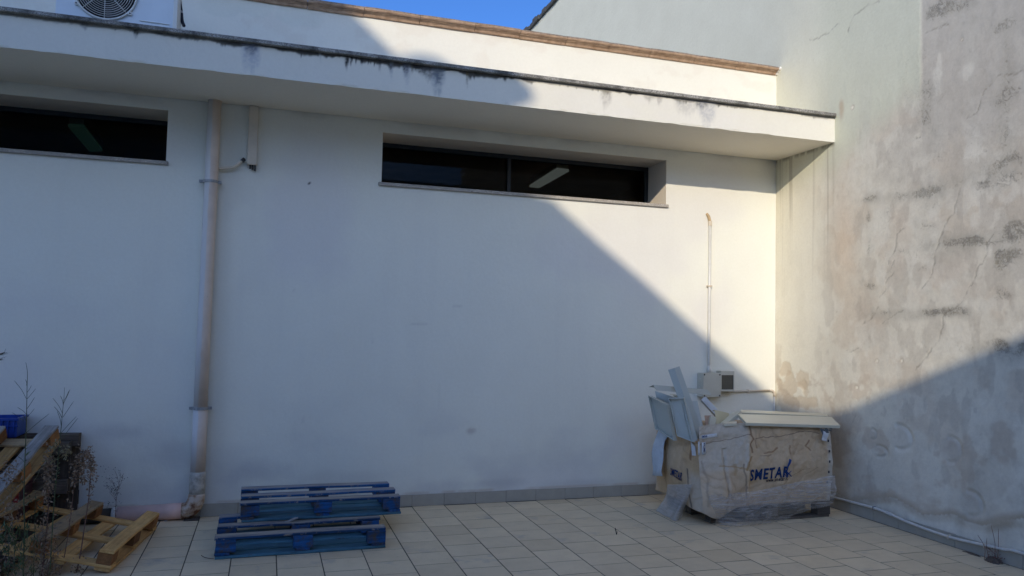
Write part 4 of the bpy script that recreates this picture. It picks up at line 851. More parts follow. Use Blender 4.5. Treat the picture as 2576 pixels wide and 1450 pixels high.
def box_front(U, V):
    x = BX0+(BX1-BX0)*U
    top = np.interp(U, [0, .02, .10, .33, .80, .97, 1], [.845, .852, .866, .872, .855, .84, .83])
    z = BZ0+.004+(top-BZ0)*V
    lump = np.exp(-((U-.12)/.16)**2)*np.exp(-((V-.16)/.26)**2)
    y = BY0 - .035*np.sin(math.pi*U)*np.sin(math.pi*np.clip(V*1.05, 0, 1)) - .11*lump + .040*(fbm(U*6, V*4, 301)-.5)+.022*(fbm(U*15, V*9, 303)-.5) + .02*sstep(.86, 1, V)
    y += -.012*np.exp(-((U-.345)/.012)**2)*(V < .75) + .016*np.exp(-((U-.17)/.012)**2)*(V < .7)
    x = x - .012*np.sin(math.pi*V)*(U < .05) + .03*np.sin(math.pi*np.clip(1-V, 0, 1))*sstep(.9, 1, U)
    z = z - .085*np.exp(-((U-.10)/.10)**2)*sstep(.3, 0, V)
    z = z + .10*sstep(.30, .42, U)*sstep(.25, 0, V)*0
    return np.stack([x, y, z], -1)
def cf(U, V, P):
    white = np.clip(.72*sstep(.37, .335, U+.015*(fbm(V*8, U*8, 311)-.5))*sstep(.36, .5, V+.25*(fbm(U*4, V*4, 313)-.5)) + .25*sstep(.36, .30, U)*sstep(.5, .3, V), 0, 1)
    white = np.maximum(white, .8*sstep(.955, .985, U))
    C = stain_cols(U, V, P, 1.38, 320, white)
    # dark creases and rusty tide lines
    for pts, wd, col, s in [([(.37, .98), (.365, .86), (.385, .80), (.36, .74), (.375, .64)], .010, (.20, .10, .045), .75), ([(.40, .80), (.42, .70)], .008, (.25, .14, .07), .6), ([(.37, .60), (.345, .52), (.33, .43)], .011, (.34, .19, .06), .8), ([(.47, .64), (.53, .66), (.57, .70)], .012, (.25, .13, .06), .7), ([(.67, .72), (.675, .62)], .009, (.25, .13, .06), .55), ([(.83, .80), (.80, .72), (.84, .66)], .011, (.22, .11, .05), .7),
                            ([(.40, .815), (.60, .845), (.76, .905), (.92, .89)], .006, (.10, .06, .04), .85), ([(.0, .77), (.10, .80), (.22, .80), (.36, .86)], .006, (.14, .10, .08), .75), ([(.17, .60), (.165, .45), (.175, .12)], .012, (.24, .19, .15), .40), ([(.315, .50), (.325, .3), (.335, .10)], .010, (.14, .11, .09), .60), ([(.02, .58), (.045, .35), (.03, .1)], .012, (.24, .19, .15), .40), ([(.13, .50), (.30, .46), (.36, .42)], .015, (.38, .24, .10), .6), ([(.24, .5), (.24, .38)], .02, (.36, .22, .08), .5), ([(.44, .60), (.52, .61)], .006, (.12, .09, .07), .6), ([(.60, .20), (.66, .34), (.78, .42)], .006, (.30, .19, .11), .5), ([(.90, .45), (.78, .34), (.70, .22)], .006, (.27, .19, .13), .5)]:
        d = seg_dist(U+.03*(fbm(U*16, V*9, int(pts[0][0]*100)+330, 4)-.5), V+.04*(fbm(U*16+5, V*9, int(pts[0][1]*100)+350, 4)-.5), pts); C = blend(C, s*sstep(wd, wd*.25, d), col)
    C = blend(C, .4*sstep(.12, .0, V)*sstep(.5, .2, U), (.42, .40, .36))
    return C
front = panel('front_panel', 260, 150, box_front, cf)
def box_left(U, V):                                               # U: front to back
    y = BY0+.01+(BY1-BY0-.02)*U
    top = np.interp(U, [0, .10, .2, .32, .62, .85, 1], [.70, .69, .74, .76, .80, .90, .93])
    z = BZ0+.004+(top-BZ0)*V
    x = BX0 - .045*np.sin(math.pi*U)*np.sin(math.pi*V) - .05*np.exp(-(U/.25)**2)*np.exp(-((V-.15)/.3)**2) + .014*(fbm(U*5, V*5, 401)-.5)+.008*(fbm(U*14, V*14, 403)-.5)
    z = z - .085*np.exp(-.10**2/.10**2)*np.exp(-(U/.3)**2)*sstep(.3, 0, V)
    Vf = np.linspace(0, 1, 80)[None, :]; E = box_front(np.zeros_like(Vf), Vf)[0]; k_ = np.exp(-(U/.16)**1.5)
    x = x*(1-k_)+np.interp(z, E[:, 2], E[:, 0])*k_; y = y+(np.interp(z, E[:, 2], E[:, 1])-(BY0+.01))*k_
    return np.stack([x, y, z], -1)
def cl_(U, V, P):
    C = stain_cols(U, V, P, .8, 420, .6*sstep(.25, .1, U)*sstep(.6, .4, V))
    for pts, wd, col, s in [([(.78, .97), (.74, .80), (.70, .62)], .03, (.27, .13, .055), .7), ([(.14, .88), (.16, .70)], .03, (.22, .11, .05), .8), ([(.20, .52), (.17, .25), (.14, .02)], .016, (.10, .08, .07), .8), ([(.72, .3), (.70, 0)], .04, (.36, .24, .12), .5)]:
        d = seg_dist(U, V, pts)+.02*(fbm(U*12, V*12, 431)-.5); C = blend(C, s*sstep(wd, wd*.3, d), col)
    return C
leftp = panel('left_panel', 130, 110, box_left, cl_)
panel('back_panel', 40, 20, lambda U, V: np.stack([BX0+.01+(BX1-BX0-.02)*U, BY1+.02*np.sin(U*3)*V, BZ0+.004+(.80-BZ0)*V], -1), lambda U, V, P: stain_cols(U, V, P, 1.4, 450, 0*U))
panel('right_panel', 30, 30, lambda U, V: np.stack([BX1-.006+.03*np.sin(math.pi*V)*np.sin(math.pi*U), BY0+.02+(BY1-BY0-.04)*U, BZ0+.004+(.82-BZ0)*V], -1), lambda U, V, P: stain_cols(U, V, P, .8, 470, 0*U))
MB().box((BX0+.03, BY0+.03, BZ0), (BX1-.03, BY1-.03, BZ0+.02)).build('bottom_panel', M_CARDIN, box, matrix=bom)
# fill: a layer of scrap profiles well below the rim
def strip_sheet(P0, P1, P2, P3, n=14, m_=8, bend=lambda u, v: Vector((0, 0, 0))):
    vv = []
    for i in range(n):
        for j in range(m_):
            u, v = i/(n-1), j/(m_-1); p = (P0*(1-u)+P1*u)*(1-v)+(P3*(1-u)+P2*u)*v; vv.append(p+bend(u, v))
    return vv, [(i*m_+j, (i+1)*m_+j, (i+1)*m_+j+1, i*m_+j+1) for i in range(n-1) for j in range(m_-1)]
def sheet_child(name, quad, mat, parent, mtx, bend=lambda u, v: Vector((0, 0, 0)), th=.004, n=14, m_=8):
    vv, ff = strip_sheet(*[Vector(q) for q in quad], n=n, m_=m_, bend=bend); o = mesh_data(name, vv, ff, mat, True); o = place(name, o, parent, mtx)
    md = o.modifiers.new('thickness', 'SOLIDIFY'); md.thickness = th; md.offset = 0; return o
XL = BX0-.02
# torn flap hanging at the back of the left side, white on the inside
sheet_child('torn_flap', [px(1662, 1060, 0, XL-.01), px(1681, 1096, 0, XL-.03), px(1668, 1200, 0, XL-.08), px(1641, 1198, 0, XL-.08)], M_CARDIN, box, bom, lambda u, v: Vector((-.05*math.sin(math.pi*v)*.7+.012*math.sin(9*v+3*u), 0, .01*math.sin(7*v))))
sheet_child('mouldy_lining', [px(1661, 1062, 0, XL+.05), px(1728, 1086, 0, XL+.05), px(1744, 1112, 0, XL+.05), px(1682, 1102, 0, XL+.05)], M_CARDGREY, box, bom, lambda u, v: Vector((.006*math.sin(11*u), 0, .012*math.sin(13*u)*(1-v))))
sheet_child('corner_scrap', [px(1649, 1052, 1, BY1+.0), px(1662, 1058, 1, BY1+.0), px(1660, 1112, 1, BY1+.02), px(1655, 1108, 1, BY1+.02)], m_plain('brown_card', (0.42, 0.31, 0.22), .85, .3, 20, .3), box, bom)
m = MB(); 
for i in range(7):                                               # crumpled tape and torn liner at the right corner
    a = Vector(px(2062+4*i, 1078+2*(i % 3), 1, BY0-.05-.006*i)); b = Vector(px(2070+3*i+random.uniform(-6, 6), 1100-3*i+random.uniform(-4, 4), 1, BY0-.055-.004*i))
    s_ = Vector((.016+.006*(i % 2), -.006, .004)); m.add([a, a+s_, b+s_*.8, b], [(0, 1, 2, 3)])
o = m.build('crumpled_tape', M_CARDGREY, box, matrix=bom); o.modifiers.new('t', 'SOLIDIFY').thickness = .004
sheet_child('tape_tail', [px(2071, 1085, 1, BY0-.066), px(2084, 1088, 1, BY0-.066), px(2080, 1111, 1, BY0-.064), px(2068, 1108, 1, BY0-.064)], M_TAPE, box, bom, lambda u, v: Vector((0, -.006*math.sin(6*v), 0)))
def surf_lut(fn, ua, n=120):
    U, V = np.meshgrid(np.linspace(0, 1, n), np.linspace(0, 1, n), indexing='ij'); P = fn(U, V); zg = np.linspace(0, 1.0, 200)
    return np.stack([np.interp(zg, P[i, :, 2], P[i, :, ua]) for i in range(n)]), n
FL, FN_ = surf_lut(box_front, 1); LL, LN_ = surf_lut(box_left, 0)
def lut(T, n, u, z):
    u = min(max(u, 0), 1)*(n-1); k_ = min(int(u), n-2); f = u-k_; w_ = min(max(z, 0), .999)*199; j = min(int(w_), 198); g = w_-j
    return float((T[k_, j]*(1-f)+T[k_+1, j]*f)*(1-g)+(T[k_, j+1]*(1-f)+T[k_+1, j+1]*f)*g)
def front_y(x, z): return lut(FL, FN_, (x-BX0)/(BX1-BX0), z)      # surface of the front panel at x, z
def left_x(y, z): return lut(LL, LN_, (y-BY0-.01)/(BY1-BY0-.02), z)
def text_obj(name, s, size, mat, parent, M, shear=0.0, offset=0.0, width=None, sx=1.0, wrap=None):
    cu = bpy.data.curves.new(name, 'FONT'); cu.body = s; cu.size = size; cu.shear = shear; cu.offset = offset; cu.extrude = 0.0006; cu.resolution_u = 3; cu.space_character = 1.14
    t = bpy.data.objects.new(name, cu); COL.objects.link(t); bpy.context.view_layer.update()
    me = bpy.data.meshes.new_from_object(t.evaluated_get(bpy.context.evaluated_depsgraph_get())); bpy.data.objects.remove(t)
    xs_ = [v.co.x for v in me.vertices]; w0 = max(xs_)-min(xs_); k_ = (width/w0 if width else 1)
    for v in me.vertices: v.co.x = (v.co.x-min(xs_))*k_
    me.materials.clear(); me.materials.append(mat)
    if wrap:
        for v in me.vertices:
            p = M @ v.co; p.y = wrap(p.x, p.z)-.0095; v.co = p
        me.update(); return place(name, me, parent, bom)
    return place(name, me, parent, bom @ M)
up90 = Matrix.Rotation(math.pi/2, 4, 'X')
a = Vector(px(1884, 1209, 1, BY0-.03))
text_obj('blue_lettering', 'SMETAR', .132, M_INK, box, TR(a) @ Matrix.Rotation(math.radians(-3.4), 4, 'Y') @ up90, .16, .0044, .41, wrap=front_y)
a2 = Vector(px(1926, 1213, 1, BY0-.03))
text_obj('web_address', 'www.smetar.it', .044, M_INKD, box, TR(a2) @ Matrix.Rotation(math.radians(-3.4), 4, 'Y') @ up90, .0, .0012, .225, wrap=front_y)
em = MB()
def stroke(p0, p1, w0, w1):
    a, b = [np.array(px(u, v, 1, BY0-.03)) for u, v in (p0, p1)]; d = b-a; nn = np.array([-d[2], 0, d[0]]); nn /= np.linalg.norm(nn)
    n_ = 5; vv = []
    for i in range(n_+1):
        t = i/n_; c_ = a+d*t; wd = w0+(w1-w0)*t
        for s_ in (-1, 1): q = c_+nn*wd*s_; vv.append((q[0], front_y(q[0], q[2])-.0098, q[2]))
    em.add(vv, [(2*i, 2*i+1, 2*i+3, 2*i+2) for i in range(n_)])
stroke((1977, 1176), (1986, 1155), .009, .013)
for p0, p1, w_ in [((1969, 1178), (1990, 1199), .004), ((1975, 1184), (1981, 1192), .006), ((1975, 1199), (1988, 1184), .004), ((1973, 1187), (1979, 1175), .005), ((1968, 1190), (1979, 1201), .003)]: stroke(p0, p1, w_, w_)
o = em.build('brush_emblem', M_INK, box, matrix=bom)
# lettering on the left side
Ml_ = Matrix(((0, 0, -1, 0), (-1, 0, 0, 0), (0, 1, 0, 0), (0, 0, 0, 1)))
def left_pt(u, v): return Vector(px(u, v, 0, BX0-.035))
def left_text(name, s, size, mat, u, v, width, rot, shear=0, off=0):
    o = text_obj(name, s, size, mat, box, Matrix.Identity(4), shear, off, width); P0 = left_pt(u, v); R = TR(P0) @ Ml_ @ Matrix.Rotation(rot, 4, 'Z')
    for vtx in o.data.vertices:
        p = R @ vtx.co; p.x = left_x(p.y, p.z)-.0095; vtx.co = p
    o.matrix_local = bom; o.data.update(); return o
left_text('blue_lettering', 'SMETAR', .095, M_INK, 1689, 1194, .20, math.radians(-4), .22, .0028)
left_text('web_address', 'www.smetar.it', .03, M_INKD, 1702, 1203, .11, math.radians(-4), 0, .001)
# stickers
def sticker(quad, txt, rot, name='sticker'):
    vv = [np.array(px(u, v, 1, BY0-.03)) for u, v in quad]; n_ = 6; pts = []
    for i in range(n_+1):
        for j in range(4):
            t, s_ = i/n_, j/3; p = (vv[0]*(1-t)+vv[1]*t)*(1-s_)+(vv[3]*(1-t)+vv[2]*t)*s_; p[1] = front_y(p[0], p[2])-.0085-.002*math.sin(5*t); pts.append(p)
    me = mesh_data(name, pts, [(i*4+j, (i+1)*4+j, (i+1)*4+j+1, i*4+j+1) for i in range(n_) for j in range(3)], M_TAPE, True); o = place(name, me, box, bom)
    o.modifiers.new('t', 'SOLIDIFY').thickness = .0012
    for k_, (s_, size, w_, uv) in enumerate(txt):
        P0 = Vector(px(*uv, 1, BY0-.03)); text_obj('sticker_print', s_, size, M_INK, box, TR(P0) @ Matrix.Rotation(rot, 4, 'Y') @ up90, 0, .001, w_, wrap=lambda x, z: front_y(x, z)-.0042)
sticker([(1768, 1097), (1807, 1091), (1808, 1100), (1769, 1106)], [('SMETAR', .022, .055, (1769, 1102))], math.radians(-5))
sticker([(1768, 1114), (1780, 1113), (1780, 1144), (1769, 1145)], [('SMETAR', .028, .080, (1777, 1138))], math.radians(-90))
sticker([(1752, 1112), (1762, 1128), (1764, 1146), (1754, 1146)][:0] or [(1758.5, 1112), (1763, 1112), (1764, 1146), (1759, 1146)], [], 0)
m = MB(); lp = [left_pt(*q) for q in ((1733, 1112), (1745, 1124), (1748, 1147), (1738, 1146))]
for p in lp: p.x = left_x(p.y, p.z)-.012
m.add(lp, [(0, 1, 2, 3)]); o = m.build('sticker', M_TAPE, box, matrix=bom); o.modifiers.new('t', 'SOLIDIFY').thickness = .0015
m = MB()
for i in range(5):
    z_ = .70-.095*i; m.box((BX1-.028+.01*math.sin(i), front_y(BX1-.04, z_)-.012, z_-.012), (BX1-.014+.01*math.sin(i), front_y(BX1-.04, z_)-.0085, z_+.010), Matrix.Identity(4))
m.build('staple_tabs', M_INKD, box, matrix=bom)

# ---- stretch film
ft = [(1783, 1247), (1830, 1242), (1881, 1238), (1925, 1231), (1964, 1222), (2005, 1213), (2047, 1205), (2080, 1198), (2100, 1194)]
fb = [(1799, 1320), (1830, 1324), (1860, 1325), (1895, 1322), (1922, 1319), (1955, 1315), (1976, 1310), (1996, 1297), (2093, 1271)]
fb = [(1799, 1320), (1830, 1324), (1862, 1325), (1900, 1321), (1935, 1317), (1976, 1308), (2000, 1295), (2045, 1281), (2094, 1271)]
n_, m_n = 60, 26; vv = []
for i in range(n_):
    u = i/(n_-1)*(len(ft)-1); k_ = min(int(u), len(ft)-2); t = u-k_
    tu = np.array(ft[k_])*(1-t)+np.array(ft[k_+1])*t; bu = np.array(fb[k_])*(1-t)+np.array(fb[k_+1])*t
    T = px(tu[0], tu[1], 1, BY0-.070-.05*math.exp(-((i/n_-.0)/.2)**2)); B = px(bu[0], bu[1], 2, .006)
    ylim = -1.335-.02*math.sin(i*.3)
    if B[1] > BY0-.06: B = px(bu[0], bu[1], 1, BY0-.05)
    for j in range(m_n):
        s_ = j/(m_n-1); p = T*(1-s_)+B*s_; amp = math.sin(math.pi*min(1, s_*1.0))
        p = p+np.array([0, -.030*amp + .005*math.sin(.25*i-7*s_)*amp+.003*math.sin(13*s_-.45*i)*amp, .003*math.sin(.8*i+5*s_)*(.3+amp)])
        if i == 0: p = p+np.array([-.018*math.sin(7*s_), 0, 0])
        p[2] = max(p[2], .004+.004*((i*7) % 3)); vv.append(p)
me = mesh_data('stretch_film', vv, [(i*m_n+j, (i+1)*m_n+j, (i+1)*m_n+j+1, i*m_n+j+1) for i in range(n_-1) for j in range(m_n-1)], M_FILM, True)
tag(place('stretch_film', me), 'torn translucent stretch film wrapped around the foot of the container', 'film')
ft2 = [(1679, 1219), (1700, 1219), (1722, 1219), (1741, 1219)]; fb2 = [(1650, 1286), (1676, 1299), (1697, 1311), (1716, 1304)]
n_, m_n = 22, 20; vv = []
for i in range(n_):
    u = i/(n_-1)*3; k_ = min(int(u), 2); t = u-k_
    tu = np.array(ft2[k_])*(1-t)+np.array(ft2[k_+1])*t; bu = np.array(fb2[k_])*(1-t)+np.array(fb2[k_+1])*t
    T = px(tu[0], tu[1], 0, BX0-.075); B = px(bu[0], bu[1], 2, .006)
    for j in range(m_n):
        s_ = j/(m_n-1); p = T*(1-s_)+B*s_; amp = math.sin(math.pi*s_)
        p = p+np.array([.03*amp*(1-i/n_)+.008*math.sin(i*.9+6*s_)*s_, .010*math.sin(i*.7)*s_, -.02*amp*0]); p[2] = max(p[2], .004); vv.append(p)
me = mesh_data('loose_film', vv, [(i*m_n+j, (i+1)*m_n+j, (i+1)*m_n+j+1, i*m_n+j+1) for i in range(n_-1) for j in range(m_n-1)], M_FILM2, True)
tag(place('loose_film', me), 'loose white film flap hanging onto the tiles left of the container', 'film')

# ---- metal profiles and sheets in the container
def extrude(name, label, sect, A, B, side, mat, cat='profile', group='sheet metal profiles in the container', lip=None, mat2=None):
    """a folded sheet profile: open section (list of (s,t) in metres, thickness 1.6 mm) swept from A to B; side fixes the s axis"""
    A = Vector(A); B = Vector(B); d = (B-A).normalized(); s_ = Vector(side); s_ = (s_-d*s_.dot(d)).normalized(); t_ = s_.cross(d).normalized()
    n = len(sect); vv = [A+s_*a+t_*b for a, b in sect]+[B+s_*a+t_*b for a, b in sect]
    me = mesh_data(name, vv, [(i, i+1, n+i+1, n+i) for i in range(n-1)], mat); o = place(name, me)
    md = o.modifiers.new('gauge', 'SOLIDIFY'); md.thickness = .0022; md.offset = 0
    tag(o, label, cat, group); return o
def tray(name, label, quad, lip, mat, cat='sheet', group='sheet metal profiles in the container', down=True):
    """flat sheet with turned-down edges on its four sides"""
    q = [Vector(p) for p in quad]; nrm = (q[1]-q[0]).cross(q[3]-q[0]).normalized()
    if (nrm.z < 0) == down: nrm = -nrm
    nrm = -nrm if down else nrm
    low = [p-(-nrm)*0+nrm*lip for p in q]
    c_ = sum(q, Vector())/4; inn = [p+(c_-p).normalized()*.012 for p in low]
    me = mesh_data(name, q+low+inn, [(0, 1, 2, 3)]+[(i, (i+1) % 4, 4+(i+1) % 4, 4+i) for i in range(4)]+[(4+i, 4+(i+1) % 4, 8+(i+1) % 4, 8+i) for i in range(4)], mat); o = place(name, me)
    md = o.modifiers.new('gauge', 'SOLIDIFY'); md.thickness = .0025; md.offset = 0
    tag(o, label, cat, group); return o
def PD(u, v, Y): return px(u, v, 1, Y)
# top sheets on the right
tray('metal_sheet', 'wide cream metal sheet lying across the front of the container top', [PD(1856, 1042, -.98), PD(2092, 1049, -.98), PD(2114, 1071, -1.27), PD(1878, 1064, -1.27)], .024, M_CREAM)
tray('metal_sheet', 'narrow cream metal tray lying behind the wide sheet on the container', [PD(1863, 1031, -.74), PD(2080, 1041, -.74), PD(2083, 1047, -.93), PD(1866, 1038, -.93)], .032, M_CREAM)
extrude('short_channel', 'short cream channel standing slanted under the wide sheet', [(-.05, .03), (-.05, 0), (.05, 0), (.05, .03)], PD(1806, 1078, -1.02), PD(1853, 1036, -.90), (.2, 1, 0), M_CREAM)
extrude('short_channel', 'pale yellow bent offcut lying open beside the slanted channel', [(-.10, .05), (-.10, 0), (.08, 0), (.08, .03)], PD(1800, 1052, -.86), PD(1836, 1060, -.82), (0, .4, 1), M_CREAMIN)
tray('small_offcut', 'small cream offcut lying on the front rim of the container', [PD(1822, 1063, -1.06), PD(1853, 1060, -1.06), PD(1853, 1066, -1.215), PD(1822, 1069, -1.215)], .014, M_CREAM)
extrude('long_angle', 'white angle profile slanting down from the junction box', [(-.022, .05), (-.022, 0), (.03, 0), (.03, .012)], PD(1768, 1002, -.62), PD(1822, 1060, -.80), (1, 0, .9), M_PVCW)
# left bundle
extrude('long_angle', 'tallest silvery angle profile standing up out of the container', [(-.050, .030), (0, 0), (.056, .006)], PD(1696, 926, -.98), PD(1757, 1100, -1.10), (1, -.1, .33), M_SILVER)
extrude('ledge_profile', 'long silvery ledge profile lying level across the left bundle', [(-.005, -.072), (-.005, -.062), (-.005, .0), (.012, .0), (.012, .014), (.034, .014), (.034, .034), (.054, .034)], PD(1644, 970, -.92), PD(1781, 982, -.86), (0, -.35, -1), M_SILVER)
tray('wide_panel', 'pale panel at the far left, leaning out of the container', [PD(1637, 994, -.62), PD(1684, 1018, -.95), PD(1703, 1108, -1.02), PD(1655, 1078, -.70)], .03, M_SILVER, down=False)
tray('wide_panel', 'broad pale panel standing in the middle of the left bundle', [PD(1684, 1001, -1.0), PD(1722, 1000, -1.10), PD(1748, 1112, -1.15), PD(1706, 1096, -1.06)], .03, M_SILVER, down=False)
tray('wide_panel', 'pale panel behind the middle panel, under the ledge profile', [PD(1648, 984, -.66), PD(1708, 1004, -.86), PD(1716, 1080, -.92), PD(1660, 1060, -.72)], .03, M_SILVER, down=False)
extrude('long_angle', 'narrow silvery profile right of the broad middle panel', [(-.034, .03), (-.034, 0), (.018, 0)], PD(1723, 1003, -1.10), PD(1750, 1110, -1.17), (1, -.2, .2), M_SILVER)
extrude('long_angle', 'wide silvery profile at the right side of the left bundle', [(-.05, .04), (-.045, 0), (.05, 0), (.06, .02)], PD(1741, 1010, -.98), PD(1760, 1104, -1.10), (1, -.2, .2), M_SILVER)
extrude('short_channel', 'folded cream strip under the ledge profile on the left bundle', [(-.02, 0), (.02, 0), (.02, .02), (.04, .02)], PD(1690, 992, -.80), PD(1722, 1001, -1.02), (1, .5, 0), M_CREAM)
extrude('short_channel', 'upright cream offcut standing inside the container near the offcuts', [(-.03, .02), (-.03, 0), (.03, 0)], PD(1795, 1050, -.95), PD(1788, 1090, -1.0), (1, 0, 0), M_CREAM)
sheet = MB(); q4 = [PD(1772, 1046, -.70), PD(1788, 1046, -.70), PD(1800, 1080, -.80), PD(1776, 1080, -.80)]; sheet.add(q4, [(0, 1, 2, 3)])
o = sheet.build('card_scrap', m_plain('pinkish_card', (0.50, 0.36, 0.27), .85, .3, 22, .3)); o.modifiers.new('t', 'SOLIDIFY').thickness = .005; tag(o, 'brownish cardboard scrap standing inside the container', 'cardboard')

# ================================================================== WEEDS AND SMALL THINGS
def blade(m, p, d, L, wd):
    d = Vector(d).normalized(); s_ = d.orthogonal().normalized(); s_.rotate(Matrix.Rotation(random.uniform(0, 6.28), 3, d)); p = Vector(p)
    m.add([p-s_*wd*.3, p+d*L*.5-s_*wd, p+d*L, p+d*L*.5+s_*wd], [(0, 1, 2, 3)])
def stalk_plant(name, label, stem_px, Y, r0, mat, twigs=(), twig_r=.0012, seeds=None, group='weeds', leaf=None, cat='weed'):
    """stem given as picture points at depth Y, rooted to the ground below its last point"""
    pts = [np.array(px(u, v, 1, Y)) for u, v in stem_px]
    last = pts[-1]
    if last[2] > .004: pts.append(np.array([last[0]+random.uniform(-.02, .02), last[1]+.01, .0]))
    else: last[2] = 0
    root = thing(name, label, cat, tuple(pts[-1]), group); om = TR(-Vector(pts[-1]))
    path = smooth_path(pts[::-1], 4); n = len(path)
    MB().tube(path, [r0*(1-.75*i/(n-1)) for i in range(n)], 6).build('stem', mat, root, smooth=True, matrix=om)
    tw = MB()
    for tp in twigs:
        q = [np.array(px(u, v, 1, Y+random.uniform(-.03, .03))) for u, v in tp]; q[0] = np.array(px(*tp[0], 1, Y)); tw.tube(smooth_path(q, 3), [twig_r*1.3]*(len(q)*3-3)+[twig_r*.7], 4)
    if twigs: tw.build('twigs', mat, root, matrix=om)['kind'] = 'stuff'
    if seeds:
        sm = MB()
        for (u, v, ru, rv, cnt) in seeds['spots']:
            for _ in range(int(cnt*1.0)):
                uu, vv_ = random.gauss(u, ru), random.gauss(v, rv); p = px(uu, vv_, 1, Y+random.gauss(0, .025)); blade(sm, p, (random.gauss(0, 1), random.gauss(0, 1), random.gauss(-.3, 1)), random.uniform(.010, .024)*seeds.get('k', 1.25), random.uniform(.003, .006)*seeds.get('k', 1.25))
        sm.build(seeds.get('name', 'seed_heads'), seeds['mat'], root, matrix=om)['kind'] = 'stuff'
    if leaf:
        lm = MB()
        for (u, v, du, dv, L) in leaf['spots']:
            p = px(u, v, 1, Y); e = px(u+du, v+dv, 1, Y+random.uniform(-.05, .05)); blade(lm, p, e-p, L, leaf['w'])
        lm.build('leaves', leaf['mat'], root, matrix=om)['kind'] = 'stuff'
    return root
def rt(u0, v0, u1, v1): return [(u0, v0), ((u0*.55+u1*.45)+1.5, (v0*.5+v1*.5)), (u1, v1)]
stalk_plant('tall_weed', 'tallest bare green weed with short side twigs in front of the pallets', [(65, 912), (69, 938), (68, 975), (67, 1040), (65, 1100), (62, 1180), (60, 1260), (62, 1340), (58, 1440)], -1.52, .0048, M_GREENSTEM,
            [rt(66, 1003, 36, 958), rt(68, 988, 79, 970), rt(68, 1004, 90, 978), rt(67, 1030, 87, 1000), rt(66, 1042, 44, 1025), rt(66, 1052, 87, 1028), rt(67, 970, 64, 955), rt(65, 1090, 124, 1041), rt(64, 1058, 57, 1043), rt(60, 1060, 30, 1038), rt(62, 1150, 78, 1135), rt(62, 1165, 45, 1148)],
            leaf=dict(mat=M_LEAF, w=.004, spots=[(62, 1120+14*i, random.choice((-9, 9)), -9, .05) for i in range(20)]))
stalk_plant('tall_weed', 'slender green weed with forked top, right of the tallest weed', [(162, 975), (161, 1000), (157, 1040), (154, 1075), (151, 1100), (146, 1160), (138, 1240), (132, 1330), (126, 1430)], -1.48, .0042, M_GREENSTEM,
            [rt(160, 1015, 176, 980), rt(161, 1008, 173, 984), rt(159, 1020, 152, 996), rt(157, 1040, 133, 1002), rt(156, 1052, 136, 1023), rt(158, 1050, 185, 1010), rt(153, 1090, 192, 1048), rt(153, 1108, 196, 1052), rt(154, 1072, 144, 1035)],
            leaf=dict(mat=M_LEAF, w=.0035, spots=[(147-.1*i*3, 1120+12*i, random.choice((-8, 8)), -7, .04) for i in range(16)]))
stalk_plant('dry_weed', 'dry brown weed with drooping seed head in front of the tan pallet', [(212, 1136), (222, 1134), (228, 1150), (229, 1180), (226, 1220), (221, 1270), (212, 1330), (203, 1390), (192, 1450)], -1.40, .0050, M_DRYSTEM,
            [rt(226, 1160, 208, 1152), rt(228, 1175, 205, 1180), rt(226, 1210, 212, 1200), rt(222, 1250, 236, 1235)], seeds=dict(mat=M_SEED, spots=[(205, 1160, 8, 14, 190), (214, 1142, 7, 6, 90), (229, 1165, 4, 22, 130), (203, 1190, 5, 14, 80), (226, 1215, 4, 26, 60), (210, 1205, 4, 8, 40), (236, 1185, 4, 14, 35), (196, 1445, 12, 22, 90)]))
stalk_plant('dry_weed', 'thin dry reddish weed beside the drooping one', [(195, 1150), (192, 1180), (187, 1220), (180, 1280), (172, 1340), (160, 1410), (150, 1452)], -1.42, .0036, M_DRYSTEM, [rt(190, 1195, 200, 1180), rt(186, 1230, 178, 1212)], seeds=dict(mat=M_SEED, spots=[(192, 1172, 5, 14, 70), (185, 1215, 4, 16, 40), (176, 1290, 4, 26, 30)]))
stalk_plant('dry_weed', 'bushy dry brown weed with thick seed plume, left of the others', [(121, 1150), (122, 1200), (122, 1260), (118, 1330), (112, 1390), (104, 1455)], -1.44, .0055, M_DRYSTEM, [rt(121, 1180, 134, 1160), rt(121, 1200, 108, 1178)], seeds=dict(mat=M_SEED, spots=[(121, 1180, 7, 30, 330), (119, 1240, 6, 30, 140), (112, 1370, 12, 40, 300), (132, 1395, 10, 36, 160), (124, 1440, 16, 16, 160)]))
stalk_plant('dry_weed', 'pale dry weed leaning at the picture corner', [(33, 1215), (28, 1260), (32, 1330), (36, 1390), (34, 1455)], -1.50, .0045, M_STRAW, [rt(30, 1250, 10, 1225), rt(30, 1290, 48, 1268)], seeds=dict(mat=M_SEED, spots=[(22, 1190, 14, 22, 130), (30, 1290, 12, 30, 140), (20, 1360, 14, 30, 140), (50, 1420, 22, 22, 140)]))
stalk_plant('straw_weed', 'long straw-coloured stalk arching across the leaning pallet', [(172, 1137), (150, 1152), (120, 1170), (90, 1188), (60, 1210), (30, 1240), (2, 1268), (-30, 1300)], -1.46, .0036, M_STRAW, [rt(140, 1158, 160, 1132), rt(100, 1182, 82, 1215)], seeds=dict(mat=M_STRAW, spots=[(165, 1135, 10, 8, 60), (125, 1155, 10, 10, 40), (135, 1125, 8, 10, 40)]))
stalk_plant('straw_weed', 'second straw stalk lying lower across the pine pallet', [(150, 1180), (120, 1215), (85, 1240), (50, 1262), (10, 1290), (-30, 1318)], -1.50, .0034, M_STRAW, [])
